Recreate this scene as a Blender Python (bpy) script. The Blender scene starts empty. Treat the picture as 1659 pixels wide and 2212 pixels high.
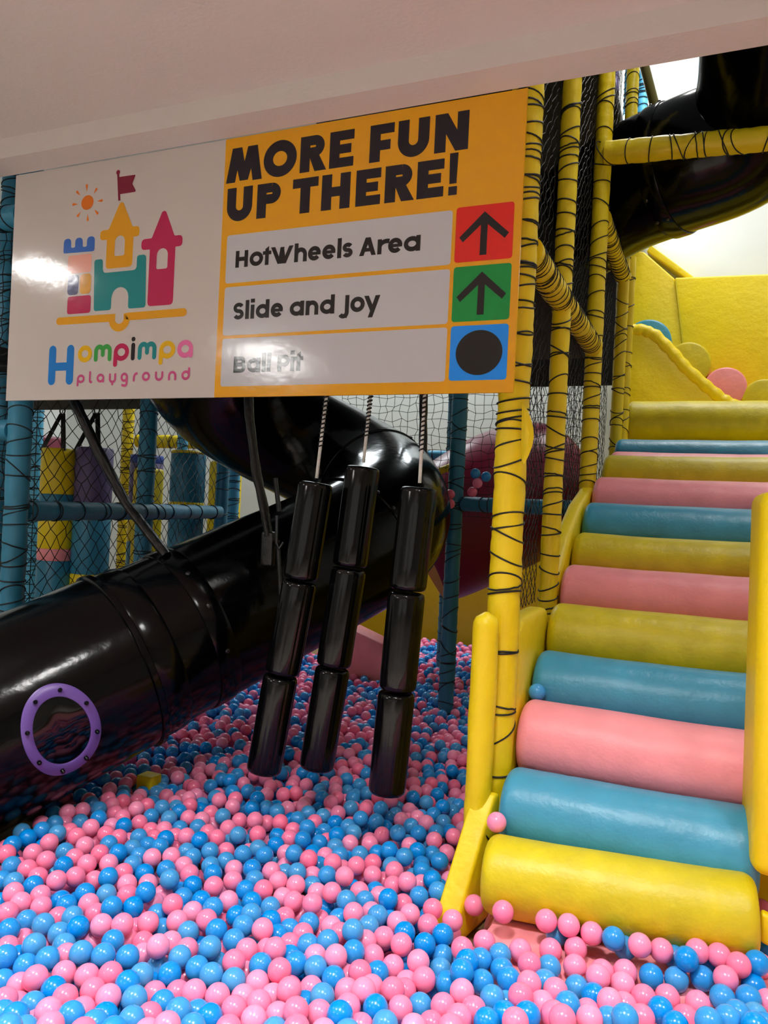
import bpy, bmesh, math, random
import numpy as np
from mathutils import Vector, Matrix
from mathutils.geometry import tessellate_polygon

SC = bpy.context.scene
COL = SC.collection
rnd = random.Random(7)
PI = math.pi

# ---------------------------------------------------------------- camera
YAW, ROLL, PITCH, CAM_Z = math.radians(22.9), math.radians(2.7), math.radians(0.14), 1.37
fwd = Vector((-math.sin(YAW) * math.cos(PITCH), math.cos(YAW) * math.cos(PITCH), -math.sin(PITCH)))
right0 = Vector((math.cos(YAW), math.sin(YAW), 0))
up0 = right0.cross(fwd)
right = right0 * math.cos(ROLL) + up0 * math.sin(ROLL)
up = up0 * math.cos(ROLL) - right0 * math.sin(ROLL)
cam_d = bpy.data.cameras.new('camera')
cam = bpy.data.objects.new('camera', cam_d)
COL.objects.link(cam)
cam_d.sensor_fit = 'VERTICAL'
cam_d.sensor_height = 36.0
cam_d.sensor_width = 27.0
cam_d.lens = 36.0 * 1661 / 2212
cam_d.clip_start, cam_d.clip_end = 0.05, 100
cam.matrix_world = Matrix(((right.x, up.x, -fwd.x, 0), (right.y, up.y, -fwd.y, 0), (right.z, up.z, -fwd.z, CAM_Z), (0, 0, 0, 1)))
SC.camera = cam

# ---------------------------------------------------------------- world, lights, exposure
SC.view_settings.view_transform = 'Standard'
SC.view_settings.look = 'None'
SC.view_settings.gamma = 1
SC.view_settings.exposure = 0.0
SC.view_settings.use_curve_mapping = False
w = bpy.data.worlds.new('world')
SC.world = w
w.use_nodes = True
w.node_tree.nodes['Background'].inputs[0].default_value = (0.93, 0.97, 1.0, 1)
w.node_tree.nodes['Background'].inputs[1].default_value = 0.15


def area(name, loc, size, energy, rot=(0, 0, 0), size_y=None, color=(1, 0.985, 0.96), shape=None, spread=180):
    l = bpy.data.lights.new(name, 'AREA')
    l.shape = shape or ('RECTANGLE' if size_y else 'SQUARE')
    l.size = size
    if size_y:
        l.size_y = size_y
    l.energy = energy
    l.spread = math.radians(spread)
    l.color = color
    o = bpy.data.objects.new(name, l)
    o.location = loc
    o.rotation_euler = rot
    COL.objects.link(o)
    return o


# ceiling panels of the low room the photograph is taken from
for x, y, e, sp in ((-4.75, 1.35, 24, 180), (-4.75, -1.95, 80, 180), (-0.45, 0.95, 48, 112), (1.5, 0.9, 40, 112), (-2.3, 0.75, 31, 100), (-1.0, -2.2, 45, 120)):
    area('ceiling_panel_light', (x, y, 3.06), 0.6 if y == -1.95 else 0.4, e, size_y=1.2 if y == -1.95 else 0.4, spread=sp)
# fill light added behind the photographer to lift the ceiling and post fronts
area('added_fill_light', (-0.5, -5.9, 1.4), 7.0, 28, rot=(math.radians(90), 0, 0), size_y=2.2, color=(1, 0.97, 0.94))
# tall hall over the landing and behind the play frame
area('hall_light', (0.4, 7.7, 7.7), 2.6, 205, size_y=0.8, color=(1, 0.99, 0.95))
area('hall_light', (0.9, 3.9, 6.6), 1.4, 85, size_y=0.8, color=(1, 0.99, 0.95))
area('hall_light', (-5.2, 8.5, 5.6), 2.2, 120, size_y=0.8, color=(0.9, 0.97, 1))
area('hall_light', (-1.9, 8.5, 5.6), 1.6, 140, size_y=0.8, color=(0.9, 0.97, 1))


# ---------------------------------------------------------------- materials
def lin(c):
    f = lambda v: (v / 255 / 12.92) if v / 255 <= 0.04045 else ((v / 255 + 0.055) / 1.055) ** 2.4
    return (f(c[0]), f(c[1]), f(c[2]), 1)


MATS = {}


def mat(name, rgb, rough=0.5, spec=0.5, bump=None, mottle=None, metal=0.0, rand=None, island=False, coat=0, detail=None):
    m = bpy.data.materials.new(name)
    m.use_nodes = True
    nt = m.node_tree
    b = nt.nodes['Principled BSDF']
    b.inputs['Base Color'].default_value = lin(rgb)
    b.inputs['Roughness'].default_value = rough
    b.inputs['Metallic'].default_value = metal
    b.inputs['Specular IOR Level'].default_value = spec
    if coat:
        b.inputs['Coat Weight'].default_value = coat
        b.inputs['Coat Roughness'].default_value = 0.08
    tc = nt.nodes.new('ShaderNodeTexCoord')
    src = None
    if mottle:
        n = nt.nodes.new('ShaderNodeTexNoise')
        n.inputs['Scale'].default_value = mottle[0]
        n.inputs['Detail'].default_value = 5
        nt.links.new(tc.outputs['Object'], n.inputs['Vector'])
        r = nt.nodes.new('ShaderNodeValToRGB')
        r.color_ramp.elements[0].position = 0.35
        r.color_ramp.elements[1].position = 0.68
        k = 1 - mottle[1]
        a = lin(rgb)
        r.color_ramp.elements[0].color = (a[0] * k, a[1] * k, a[2] * k, 1)
        r.color_ramp.elements[1].color = a
        nt.links.new(n.outputs['Fac'], r.inputs['Fac'])
        src = r.outputs['Color']
        # worn patches are also duller
        mr = nt.nodes.new('ShaderNodeMapRange')
        mr.inputs['To Min'].default_value = min(1, rough + 0.12)
        mr.inputs['To Max'].default_value = max(0.05, rough - 0.06)
        nt.links.new(n.outputs['Fac'], mr.inputs['Value'])
        nt.links.new(mr.outputs['Result'], b.inputs['Roughness'])
    if rand:
        hsv = nt.nodes.new('ShaderNodeHueSaturation')
        hsv.inputs['Color'].default_value = lin(rgb)
        if island:
            g = nt.nodes.new('ShaderNodeNewGeometry')
            o = g.outputs['Random Per Island']
        else:
            g = nt.nodes.new('ShaderNodeObjectInfo')
            o = g.outputs['Random']
        for key, (lo, hi) in rand.items():
            mr = nt.nodes.new('ShaderNodeMapRange')
            mr.inputs['To Min'].default_value = lo
            mr.inputs['To Max'].default_value = hi
            nt.links.new(o, mr.inputs['Value'])
            nt.links.new(mr.outputs['Result'], hsv.inputs[key])
        src = hsv.outputs['Color']
    if src is not None:
        nt.links.new(src, b.inputs['Base Color'])
    if bump:
        prev = None
        for sc, st in bump:
            n = nt.nodes.new('ShaderNodeTexNoise')
            n.inputs['Scale'].default_value = sc
            n.inputs['Detail'].default_value = 3
            nt.links.new(tc.outputs['Object'], n.inputs['Vector'])
            bp = nt.nodes.new('ShaderNodeBump')
            bp.inputs['Strength'].default_value = st
            bp.inputs['Distance'].default_value = 0.02
            nt.links.new(n.outputs['Fac'], bp.inputs['Height'])
            if prev:
                nt.links.new(prev.outputs['Normal'], bp.inputs['Normal'])
            prev = bp
        nt.links.new(prev.outputs['Normal'], b.inputs['Normal'])
    MATS[name] = m
    return m


VB = [(7, 0.35), (30, 0.12)]
yellow = mat('yellow_vinyl', (238, 209, 5), 0.42, bump=VB, mottle=(5, 0.05))
yellow_roll = mat('yellow_roll_vinyl', (216, 196, 8), 0.42, bump=[(5, 0.3), (22, 0.14), (90, 0.06)], mottle=(7, 0.2))
teal = mat('teal_vinyl', (44, 128, 160), 0.42, bump=VB, mottle=(5, 0.12))
teal_roll = mat('teal_roll_vinyl', (62, 150, 184), 0.36, bump=[(5, 0.25), (22, 0.12), (90, 0.06)], mottle=(7, 0.12))
pink_roll = mat('pink_roll_vinyl', (250, 152, 160), 0.42, bump=[(5, 0.25), (22, 0.12), (90, 0.06)], mottle=(7, 0.10))
pink_mat_m = mat('pink_mat_vinyl', (246, 150, 160), 0.55, bump=[(9, 0.3), (80, 0.1)], mottle=(6, 0.08))
purple = mat('purple_vinyl', (92, 78, 120), 0.5, bump=VB)
blue_v = mat('blue_vinyl', (30, 60, 150), 0.5, bump=VB)
lightblue = mat('light_blue_vinyl', (90, 185, 225), 0.4, bump=VB)
black_v = mat('black_vinyl', (6, 6, 7), 0.14, 0.3, bump=[(5, 0.12)])
black_p = mat('black_plastic', (3, 3, 4), 0.15, 0.2, bump=[(2.2, 0.3), (18, 0.05)])
black_s = mat('black_strap', (7, 7, 8), 0.36, bump=[(25, 0.3)])
maroon = mat('maroon_plastic', (128, 22, 58), 0.35, bump=[(3, 0.1)])
cord_m = mat('black_cord', (12, 12, 14), 0.6)
net_m = mat('black_net_cord', (14, 15, 17), 0.6)
rope_w = mat('white_rope', (225, 225, 220), 0.7, bump=[(120, 0.4)])
violet = mat('violet_plastic', (104, 76, 152), 0.35)
steel = mat('bolt_steel', (70, 70, 74), 0.3, metal=0.9)
smoke = mat('smoked_window', (3, 3, 4), 0.06, 0.35)
ceil_m = mat('ceiling_paint', (214, 206, 201), 0.8, bump=[(3, 0.1), (60, 0.08)])
wall_m = mat('white_wall_paint', (226, 229, 225), 0.75, bump=[(6, 0.1)], mottle=(1.2, 0.04))
floor_m = mat('floor_mat', (120, 96, 60), 0.7)
beige_m = mat('pale_bounce_floor', (226, 216, 206), 0.5)
dark_m = mat('dark_deck_and_shade', (24, 25, 27), 0.8, bump=[(60, 0.4)])  # decks, and the sheets added for the dark interior
olive = mat('olive_pipe', (120, 112, 60), 0.5)
ball_pink = mat('ball_pink', (255, 138, 176), 0.22, 0.4, rand={'Hue': (0.488, 0.508), 'Saturation': (0.9, 1.08), 'Value': (0.94, 1.0)})
ball_blue = mat('ball_blue', (24, 142, 222), 0.22, 0.4, rand={'Hue': (0.486, 0.502), 'Saturation': (0.9, 1.03), 'Value': (0.9, 1.03)})
ball_pink_i = mat('ball_pink_heap', (255, 138, 176), 0.22, 0.4, rand={'Hue': (0.488, 0.508), 'Saturation': (0.9, 1.08), 'Value': (0.94, 1.0)}, island=True)
ball_blue_i = mat('ball_blue_heap', (24, 142, 222), 0.22, 0.4, rand={'Hue': (0.486, 0.502), 'Saturation': (0.9, 1.03), 'Value': (0.9, 1.03)}, island=True)


def printed(name, rgb):
    return mat(name, rgb, 0.12, 0.5, bump=[(3.0, 0.06), (11, 0.04)])


for m_ in (ball_pink, ball_blue, ball_pink_i, ball_blue_i):       # thin hollow plastic lets a little light through
    q_ = m_.node_tree.nodes['Principled BSDF']
    q_.inputs['Subsurface Weight'].default_value = 0.35
    q_.inputs['Subsurface Radius'].default_value = (1.0, 0.45, 0.6) if m_ in (ball_pink, ball_pink_i) else (0.3, 0.6, 1.0)
    q_.inputs['Subsurface Scale'].default_value = 0.02


# ---------------------------------------------------------------- mesh builder
class MB:
    def __init__(s):
        s.v, s.f = [], []

    def add(s, vs, fs):
        o = len(s.v)
        s.v += [tuple(p) for p in vs]
        s.f += [tuple(i + o for i in f) for f in fs]
        return s

    def box(s, x0, x1, y0, y1, z0, z1, bevel=0.0, seg=3, warp=None):
        bm = bmesh.new()
        bmesh.ops.create_cube(bm, size=1)
        for v in bm.verts:
            v.co = Vector(((x0 + x1) / 2 + v.co.x * (x1 - x0), (y0 + y1) / 2 + v.co.y * (y1 - y0), (z0 + z1) / 2 + v.co.z * (z1 - z0)))
        if bevel:
            bmesh.ops.bevel(bm, geom=list(bm.edges), offset=bevel, segments=seg, profile=0.5, affect='EDGES')
        return s._take(bm, warp)

    def _take(s, bm, warp=None):
        bm.verts.index_update()
        vs = [tuple(v.co) for v in bm.verts]
        if warp:
            vs = [warp(*p) for p in vs]
        s.add(vs, [tuple(v.index for v in f.verts) for f in bm.faces])
        bm.free()
        return s

    def prism(s, poly, axis, a, b, bevel=0.0, seg=3, sub=0):
        """poly: 2D points; axis 'x' -> (a..b, p, q); 'y' -> (p, a..b, q); 'z' -> (p, q, a..b)"""
        def m(p, t):
            return {'x': (t, p[0], p[1]), 'y': (p[0], t, p[1]), 'z': (p[0], p[1], t)}[axis]
        bm = bmesh.new()
        A = [bm.verts.new(m(p, a)) for p in poly]
        B = [bm.verts.new(m(p, b)) for p in poly]
        n = len(poly)
        bm.faces.new(A)
        bm.faces.new(B[::-1])
        for i in range(n):
            bm.faces.new((A[i], B[i], B[(i + 1) % n], A[(i + 1) % n]))
        bmesh.ops.recalc_face_normals(bm, faces=list(bm.faces))
        if bevel:
            bmesh.ops.bevel(bm, geom=list(bm.edges), offset=bevel, segments=seg, profile=0.5, affect='EDGES')
        return s._take(bm)

    def tube(s, pts, rad, n=16, caps=True, closed=False):
        pts = [Vector(p) for p in pts]
        N = len(pts)
        R = rad if hasattr(rad, '__len__') else [rad] * N
        T = []
        for i in range(N):
            if closed:
                t = pts[(i + 1) % N] - pts[i - 1]
            else:
                t = pts[min(i + 1, N - 1)] - pts[max(i - 1, 0)]
            T.append(t.normalized() if t.length > 1e-9 else (T[-1] if T else Vector((0, 0, 1))))
        ref = Vector((0, 0, 1)) if abs(T[0].z) < 0.9 else Vector((0, -1, 0))
        nrm = (ref - T[0] * ref.dot(T[0])).normalized()
        vs = []
        for i in range(N):
            nrm = (nrm - T[i] * nrm.dot(T[i]))
            nrm = nrm.normalized() if nrm.length > 1e-6 else T[i].orthogonal().normalized()
            bi = T[i].cross(nrm)
            for k in range(n):
                a = 2 * PI * k / n
                r = R[i](a) if callable(R[i]) else R[i]
                vs.append(pts[i] + nrm * (math.cos(a) * r) + bi * (math.sin(a) * r))
        fs = []
        for i in range(N if closed else N - 1):
            j = (i + 1) % N
            for k in range(n):
                l = (k + 1) % n
                fs.append((i * n + k, i * n + l, j * n + l, j * n + k))
        if caps and not closed:
            fs.append(tuple(range(n))[::-1])
            fs.append(tuple((N - 1) * n + k for k in range(n)))
        return s.add(vs, fs)

    def sphere(s, c, r, n=12):
        bm = bmesh.new()
        bmesh.ops.create_uvsphere(bm, u_segments=n * 2, v_segments=n, radius=r)
        return s._take(bm, lambda x, y, z: (x + c[0], y + c[1], z + c[2]))


def link_mesh(name, mb, m, parent=None, smooth=True, origin=(0, 0, 0), angle=40):
    me = bpy.data.meshes.new(name)
    o = Vector(origin)
    me.from_pydata([tuple(Vector(p) - o) for p in mb.v], [], mb.f)
    me.validate()
    if smooth:
        me.shade_smooth()
        try:
            me.set_sharp_from_angle(angle=math.radians(angle))
        except Exception:
            pass
    for mm in (m if isinstance(m, (list, tuple)) else [m]):
        me.materials.append(mm)
    ob = bpy.data.objects.new(name, me)
    COL.objects.link(ob)
    if parent is not None:
        ob.parent = parent
    return ob


def tag(o, label, cat, group=None):
    o['label'] = label
    o['category'] = cat
    if group:
        o['group'] = group
    return o


class Thing:
    def __init__(s, name, label, cat, loc, group=None):
        s.o = bpy.data.objects.new(name, None)
        s.o.empty_display_size = 0.1
        s.loc = Vector(loc)
        s.o.location = s.loc
        COL.objects.link(s.o)
        tag(s.o, label, cat, group)

    def part(s, name, mb, m, parent=None, label=None, **k):
        ob = link_mesh(name, mb, m, parent or s.o, origin=s.loc, **k)
        if label:
            ob['label'] = label
        return ob


def solo(name, mb, m, label, cat, group=None, origin=None, **k):
    if origin is None:
        a = np.array(mb.v)
        origin = (float(a[:, 0].mean()), float(a[:, 1].mean()), float(a[:, 2].min()))
    ob = link_mesh(name, mb, m, None, origin=origin, **k)
    ob.location = origin
    return tag(ob, label, cat, group)


def struct(name, mb, m, **k):
    ob = link_mesh(name, mb, m, **k)
    ob['kind'] = 'structure'
    return ob


# ---------------------------------------------------------------- setting
struct('ceiling', MB().box(-9, 5, -6, 2.685, 3.08, 3.2), ceil_m, smooth=False)
b = MB().box(-9, 5, 2.685, 2.845, 2.985, 3.75)
struct('trim_1', b, ceil_m, smooth=False)
struct('wall_back', MB().box(-9.5, 5, 9.3, 9.42, -0.3, 8), wall_m, smooth=False)
struct('wall_left', MB().box(-9.6, -9.5, -6, 9.42, -0.3, 8), wall_m, smooth=False)
struct('wall_front', MB().box(-9.6, 5, -6.1, -6, -0.3, 3.08), wall_m, smooth=False)
struct('wall_right', MB().box(5, 5.1, -6, 9.42, -0.3, 8), wall_m, smooth=False)
struct('floor', MB().box(-9.6, 5, -6.1, 9.42, -0.25, -0.16), floor_m, smooth=False)
solo('floor_mat', MB().box(-9.4, 4.9, -5.9, 1.1, -0.16, -0.10, bevel=0.01), beige_m, 'unseen pale padded floor added to bounce light, in front of the ball pit', 'mat')  # out of view, added pale so light bounces up to the ceiling

# pink mat at the foot of the stairs
MATZ = lambda y: -0.015 - 0.09 * min(1, max(0, (2.5 - y) / 0.6))      # the mat sags away from the stairs
mv, mf = [], []
nx, ny = 40, 40
for j in range(ny + 1):
    for i in range(nx + 1):
        x = -0.70 + 2.6 * i / nx
        y = 1.3 + 1.6 * j / ny
        z = MATZ(y) + 0.004 * math.sin(x * 7 + 1) * math.sin(y * 6) + 0.003 * math.sin(x * 17 + y * 11)
        if i == 0 or j == 0 or i == nx or j == ny:
            z = -0.158
        mv.append((x - (0.02 * math.sin(y * 9) if i < 2 else 0), y, z))
for j in range(ny):
    for i in range(nx):
        a = j * (nx + 1) + i
        mf.append((a, a + 1, a + nx + 2, a + nx + 1))
solo('floor_mat', MB().add(mv, mf), pink_mat_m, 'pink padded floor mat showing between balls at the foot of the roll stairs', 'mat')


# ---------------------------------------------------------------- padded pipes with lacing
def sleeve(p0, p1, r, cords, seed, lump=0.05, n=20, step=0.02, top_round=False):
    """foam sleeve from p0 to p1, pinched where a cord passes"""
    p0, p1 = Vector(p0), Vector(p1)
    L = (p1 - p0).length
    N = max(6, int(L / step))
    g = random.Random(seed)
    ph = [g.uniform(0, 6.28) for _ in range(6)]
    pts, R = [], []
    for i in range(N + 1):
        t = i / N
        d = t * L
        pts.append(p0.lerp(p1, t))
        k = 1.0
        for c in cords:
            k -= 0.045 * math.exp(-((d - c) / 0.016) ** 2)
        if top_round:
            e = min(d, L - d)
            if e < r:
                k *= math.sqrt(max(0.02, 1 - (1 - e / r) ** 2)) if d > L / 2 else 1
        base = r * k

        def fn(a, base=base, d=d):
            return base * (1 + lump * (0.5 * math.sin(a * 2 + d * 9 + ph[0]) * math.sin(d * 5 + ph[1]) + 0.3 * math.sin(a * 3 + d * 21 + ph[2]) + 0.2 * math.sin(a * 5 - d * 37 + ph[3])))
        R.append(fn)
    return MB().tube(pts, R, n=n)


def lacing(p0, p1, r, cords, seed, cr=0.0038, tilt=0.5, dbl=0.3):
    """one continuous cord: a turn round the sleeve at each distance in cords, then on to the next"""
    p0, p1 = Vector(p0), Vector(p1)
    ax = (p1 - p0).normalized()
    n1 = Vector((0, 1, 0)) if abs(ax.y) < 0.9 else Vector((-1, 0, 0))    # the far side, away from the pit
    n1 = (n1 - ax * n1.dot(ax)).normalized()
    n2 = ax.cross(n1)
    g = random.Random(seed)
    rr = r * 0.975 + cr * 0.6
    at = lambda d, a: p0 + ax * d + (n1 * math.cos(a) + n2 * math.sin(a)) * rr
    pts = []
    for q, c in enumerate(cords):
        turns = 2 if g.random() < dbl else 1
        for t_ in range(turns):
            tl, az = g.uniform(-tilt, tilt) * (1 if t_ == 0 else 0.7), g.uniform(0, 6.28)
            for k in range(22):
                a = 2 * PI * k / 22
                pts.append(at(c + t_ * g.uniform(0.006, 0.010) + tl * r * (math.cos(a - az) - math.cos(az)), a))
        if q + 1 < len(cords):
            nx = cords[q + 1]
            if g.random() < 0.3:
                for k in range(22):
                    pts.append(at(c + (nx - c) * (k / 22), 2 * PI * k / 22))
            else:
                for k in range(4):
                    pts.append(at(c + (nx - c) * (k / 4), 0.05 * math.sin(k)))
    clean = [pts[0]]
    for p in pts[1:]:
        if (p - clean[-1]).length > 0.002:
            clean.append(p)
    return MB().tube(clean, cr, n=5)


def cord_spots(L, step, seed, jit=0.35, a=0.05):
    g = random.Random(seed)
    out, d = [], a
    while d < L - 0.03:
        out.append(d)
        d += step * (1 + g.uniform(-jit, jit))
    return out


def padded_pipe(name, label, cat, p0, p1, r, m, step, seed, group=None, tilt=0.5, lump=0.05, cords=None, cr=0.0038, mb_extra=None, dbl=0.3):
    L = (Vector(p1) - Vector(p0)).length
    cords = cords or cord_spots(L, step, seed)
    t = Thing(name, label, cat, p0, group)
    sl = sleeve(p0, p1, r, cords, seed, lump)
    if mb_extra:
        sl.add(mb_extra.v, mb_extra.f)
    t.part('foam_sleeve', sl, m)
    t.part('lacing_cord', lacing(p0, p1, r, cords, seed, cr=cr, tilt=tilt, dbl=dbl), cord_m)
    return t


PG = 'yellow padded posts along the stairs'
A = (-0.733, 3.0)
fl = MB()   # loose flap of vinyl on the nearest post
for i in range(7):
    for j in range(4):
        u, v2 = i / 6, j / 3
        fl.v.append((A[0] + 0.052 + 0.05 * v2 * (0.4 + 0.6 * math.sin(u * PI)), A[1] - 0.05 - 0.03 * math.sin(v2 * 2 + u), 1.60 + 0.21 * u - 0.03 * v2))
for i in range(6):
    for j in range(3):
        a = i * 4 + j
        fl.f.append((a, a + 1, a + 5, a + 4))
pa = padded_pipe('padded_post', 'nearest yellow padded post, right beside the big sign, with loose vinyl flap', 'post',
                 (A[0], A[1], -0.16), (A[0], A[1], 3.55), 0.064, yellow, 0.13, 11, PG,
                 cords=[0.52, 0.76, 0.99, 1.22, 1.25, 1.36, 1.45, 1.52, 1.65, 1.76, 1.87, 1.95, 1.99, 2.07, 2.15, 2.22, 2.29, 2.37, 2.47, 2.52, 2.60, 2.66, 2.76, 2.84, 2.87, 2.93, 3.01, 3.10, 3.15, 3.25, 3.4])
pa.part('vinyl_flap', fl, yellow)
padded_pipe('padded_post', 'second yellow padded post along the stairs, densely laced with black cord', 'post', (-0.72, 3.85, 0.6), (-0.72, 3.85, 4.3), 0.047, yellow, 0.085, 12, PG, tilt=0.6)
padded_pipe('padded_post', 'third yellow padded post along the stairs, carrying the crossing pipe under the black slide', 'post', (-0.72, 5.0, 0.9), (-0.72, 5.0, 4.9), 0.053, yellow, 0.12, 13, PG, tilt=0.6)
padded_pipe('padded_post', 'fourth yellow padded post, netted, left of the landing roll', 'post', (-0.715, 6.38, 1.3), (-0.715, 6.38, 5.0), 0.048, yellow, 0.13, 14, PG, tilt=0.9)
padded_pipe('padded_post', 'slim yellow padded column against the left edge of the yellow side panel', 'post', (-0.70, 6.62, 1.7), (-0.70, 6.62, 3.55), 0.055, yellow, 0.17, 15, PG, tilt=0.9)

padded_pipe('padded_rail', 'yellow laced rail running back from the nearest post at head height', 'rail', (-0.72, 3.06, 2.44), (-0.72, 4.94, 2.46), 0.062, yellow, 0.062, 21, 'yellow padded rails', tilt=0.25, cr=0.0024, dbl=0.1)
padded_pipe('padded_rail', 'short yellow laced rail ending under the upper black slide', 'rail', (-0.72, 5.07, 3.31), (-0.72, 6.4, 3.33), 0.062, yellow, 0.062, 22, 'yellow padded rails', tilt=0.25, cr=0.0026, dbl=0.1)
padded_pipe('padded_rail', 'yellow laced rail crossing in front of the upper black slide', 'rail', (-0.70, 4.955, 3.675), (0.62, 4.955, 3.615), 0.072, yellow, 0.085, 23, 'yellow padded rails', tilt=0.9)

# corner bolster in front of the nearest post
cb = sleeve((-0.765, 2.865, -0.16), (-0.765, 2.865, 1.0), 0.05, [0.45], 31, 0.06, top_round=True)
solo('corner_bolster', cb, yellow, 'plump yellow bolster strapped to the foot of the nearest post', 'bolster')

# sloped side board beside the lowest roll
poly = [(2.585, -0.09), (2.80, 0.235), (2.855, 0.312), (2.895, 0.312), (2.925, 0.25), (2.93, -0.15), (2.60, -0.15)]
t = Thing('side_bolster', 'sloping yellow wedge bolster left of the lowest roll, edged with balls', 'bolster', (-0.75, 2.75, -0.15))


def skew(mb):
    mb.v = [(x - 0.06 * (1 - min(1, max(0, (y - 2.585) / 0.3))), y, z) for x, y, z in mb.v]
    return mb


t.part('wedge', skew(MB().prism(poly, 'x', -0.778, -0.690, bevel=0.012)), yellow)
t.part('tie', skew(MB().tube([(-0.778, 2.80, 0.165), (-0.776, 2.785, 0.19), (-0.735, 2.784, 0.197), (-0.695, 2.787, 0.19), (-0.688, 2.815, 0.16), (-0.688, 2.83, 0.12)], 0.004, n=6)), cord_m)

# inner guard pads between posts and rolls
solo('guard_pad', MB().prism([(3.02, -0.1), (3.02, 0.90), (3.10, 0.955), (3.60, 0.955), (3.66, 0.90), (3.66, -0.1)], 'x', -0.775, -0.672, bevel=0.03), yellow,
     'yellow guard pad between the nearest post and the fifth roll', 'pad', 'yellow guard pads')
solo('guard_pad', MB().prism([(3.86, 0.55), (3.86, 1.02), (4.2, 1.30), (4.55, 1.46), (5.05, 1.60), (5.15, 1.5), (5.15, 0.9)], 'x', -0.76, -0.675, bevel=0.025), yellow,
     'sloping yellow guard pad rising along the upper rolls behind the net', 'pad', 'yellow guard pads')

# ---------------------------------------------------------------- roll stairs


def roll(xa, xb, y, z, r, seed, n=40, m=56, rnd_end=0.045, sag=0.006, far=(0, 0, 0)):
    g = random.Random(seed)
    p = [g.uniform(0, 6.28) for _ in range(8)]
    cr = [(g.uniform(xa + 0.1, xb - 0.05), g.uniform(0.004, 0.012), g.uniform(-0.5, 0.5)) for _ in range(5)]
    pts, R = [], []
    L = xb - xa
    xs = [xa + rnd_end * (1 - math.cos(a * PI / 2 / 7)) for a in range(8)]
    xs += [xa + rnd_end + (L - 2 * rnd_end) * i / n for i in range(1, n)]
    xs += [xb - rnd_end * (1 - math.cos(a * PI / 2 / 7)) for a in range(7, -1, -1)]
    for x in xs:
        e = min(x - xa, xb - x)
        k = 1.0
        if e < rnd_end:
            k = 1 - 0.30 * (1 - math.sqrt(max(0, 1 - (1 - e / rnd_end) ** 2)))

        def fn(a, x=x, k=k):
            v = 1 + far[2] * (x - xa) / L + 0.012 * math.sin(x * 4 + a * 2 + p[0]) + 0.006 * math.sin(x * 13 + a * 3 + p[1])
            for cx, dp, sl in cr:
                q = (x - cx - sl * 0.05 * math.sin(a * 2 + p[2]))
                v -= dp * 0.7 * math.exp(-(q / 0.012) ** 2) * max(0, math.cos(a - 0.6 + p[3] * 0.2))
            return r * k * v
        f_ = (x - xa) / L          # far: how the right-hand end is set back, raised and slimmer
        pts.append((x, y + far[0] * f_, z + far[1] * f_ - sag * math.sin(PI * f_)))
        R.append(fn)
    return MB().tube(pts, R, n=m)


RM = {'y': (yellow_roll, 'yellow'), 't': (teal_roll, 'teal'), 'p': (pink_roll, 'pink')}
ROLLS = [
    ('y', 2.645, 0.118, 0.132, 0.195, 'lowest yellow roll step, its foot in the balls'),
    ('t', 2.900, 0.268, 0.150, 0.205, 'big teal roll step directly above the lowest yellow roll'),
    ('p', 3.140, 0.475, 0.150, 0.45, 'big pink roll step between the two lower teal rolls'),
    ('t', 3.395, 0.640, 0.150, 0.45, 'teal roll step with a lone blue ball at its left end'),
    ('y', 3.685, 0.815, 0.155, 0.45, 'creased yellow roll step, second yellow from the bottom'),
    ('p', 3.985, 0.985, 0.155, 0.45, 'pink roll step right above the creased yellow roll'),
    ('y', 4.285, 1.145, 0.155, 0.45, 'yellow roll step at mid height, third yellow from the bottom'),
    ('t', 4.605, 1.315, 0.158, 0.45, 'teal roll step level with the top of the right pad'),
    ('p', 4.945, 1.480, 0.160, 0.45, 'pink roll step, third pink from the bottom'),
    ('y', 5.345, 1.653, 0.160, 0.50, 'yellow roll step below the thin pink one near the top'),
    ('p', 5.70, 1.715, 0.150, 0.55, 'pink roll step showing only a thin sliver near the top'),
    ('t', 5.99, 1.835, 0.150, 0.60, 'topmost teal roll step under the landing roll'),
]
for i, (c, y, z, r, xb, lab) in enumerate(ROLLS):
    solo('roll_step', roll(-0.665, xb, y, z, r, 40 + i, far=(0.06, 0.03, -0.06) if i == 0 else (0, 0, 0)), RM[c][0], lab, 'step', 'padded roll steps of the stairs', origin=(-0.2, y, z - r))
solo('landing_roll', roll(-0.70, 0.95, 7.12, 2.235, 0.20, 60, n=50), yellow_roll, 'large yellow roll along the front of the landing at the top', 'bolster')
# ramp that carries the rolls, and the landing
solo('stair_ramp', MB().prism([(2.95, -0.12), (3.2, 0.27), (4.0, 0.78), (5.0, 1.29), (5.7, 1.52), (6.15, 1.62), (6.15, 0.6), (4.8, -0.12)], 'x', -0.655, 0.46), yellow,
     'sloping yellow ramp under the coloured roll steps', 'ramp')
solo('landing_deck', MB().prism([(6.18, -0.16), (6.18, 1.78), (6.88, 1.80), (6.88, 2.0), (7.34, 2.0), (7.34, 2.15), (8.18, 2.15), (8.18, -0.16)], 'x', -0.66, 1.2, bevel=0.015), yellow, 'yellow padded landing behind the large roll at the top', 'platform')

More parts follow.
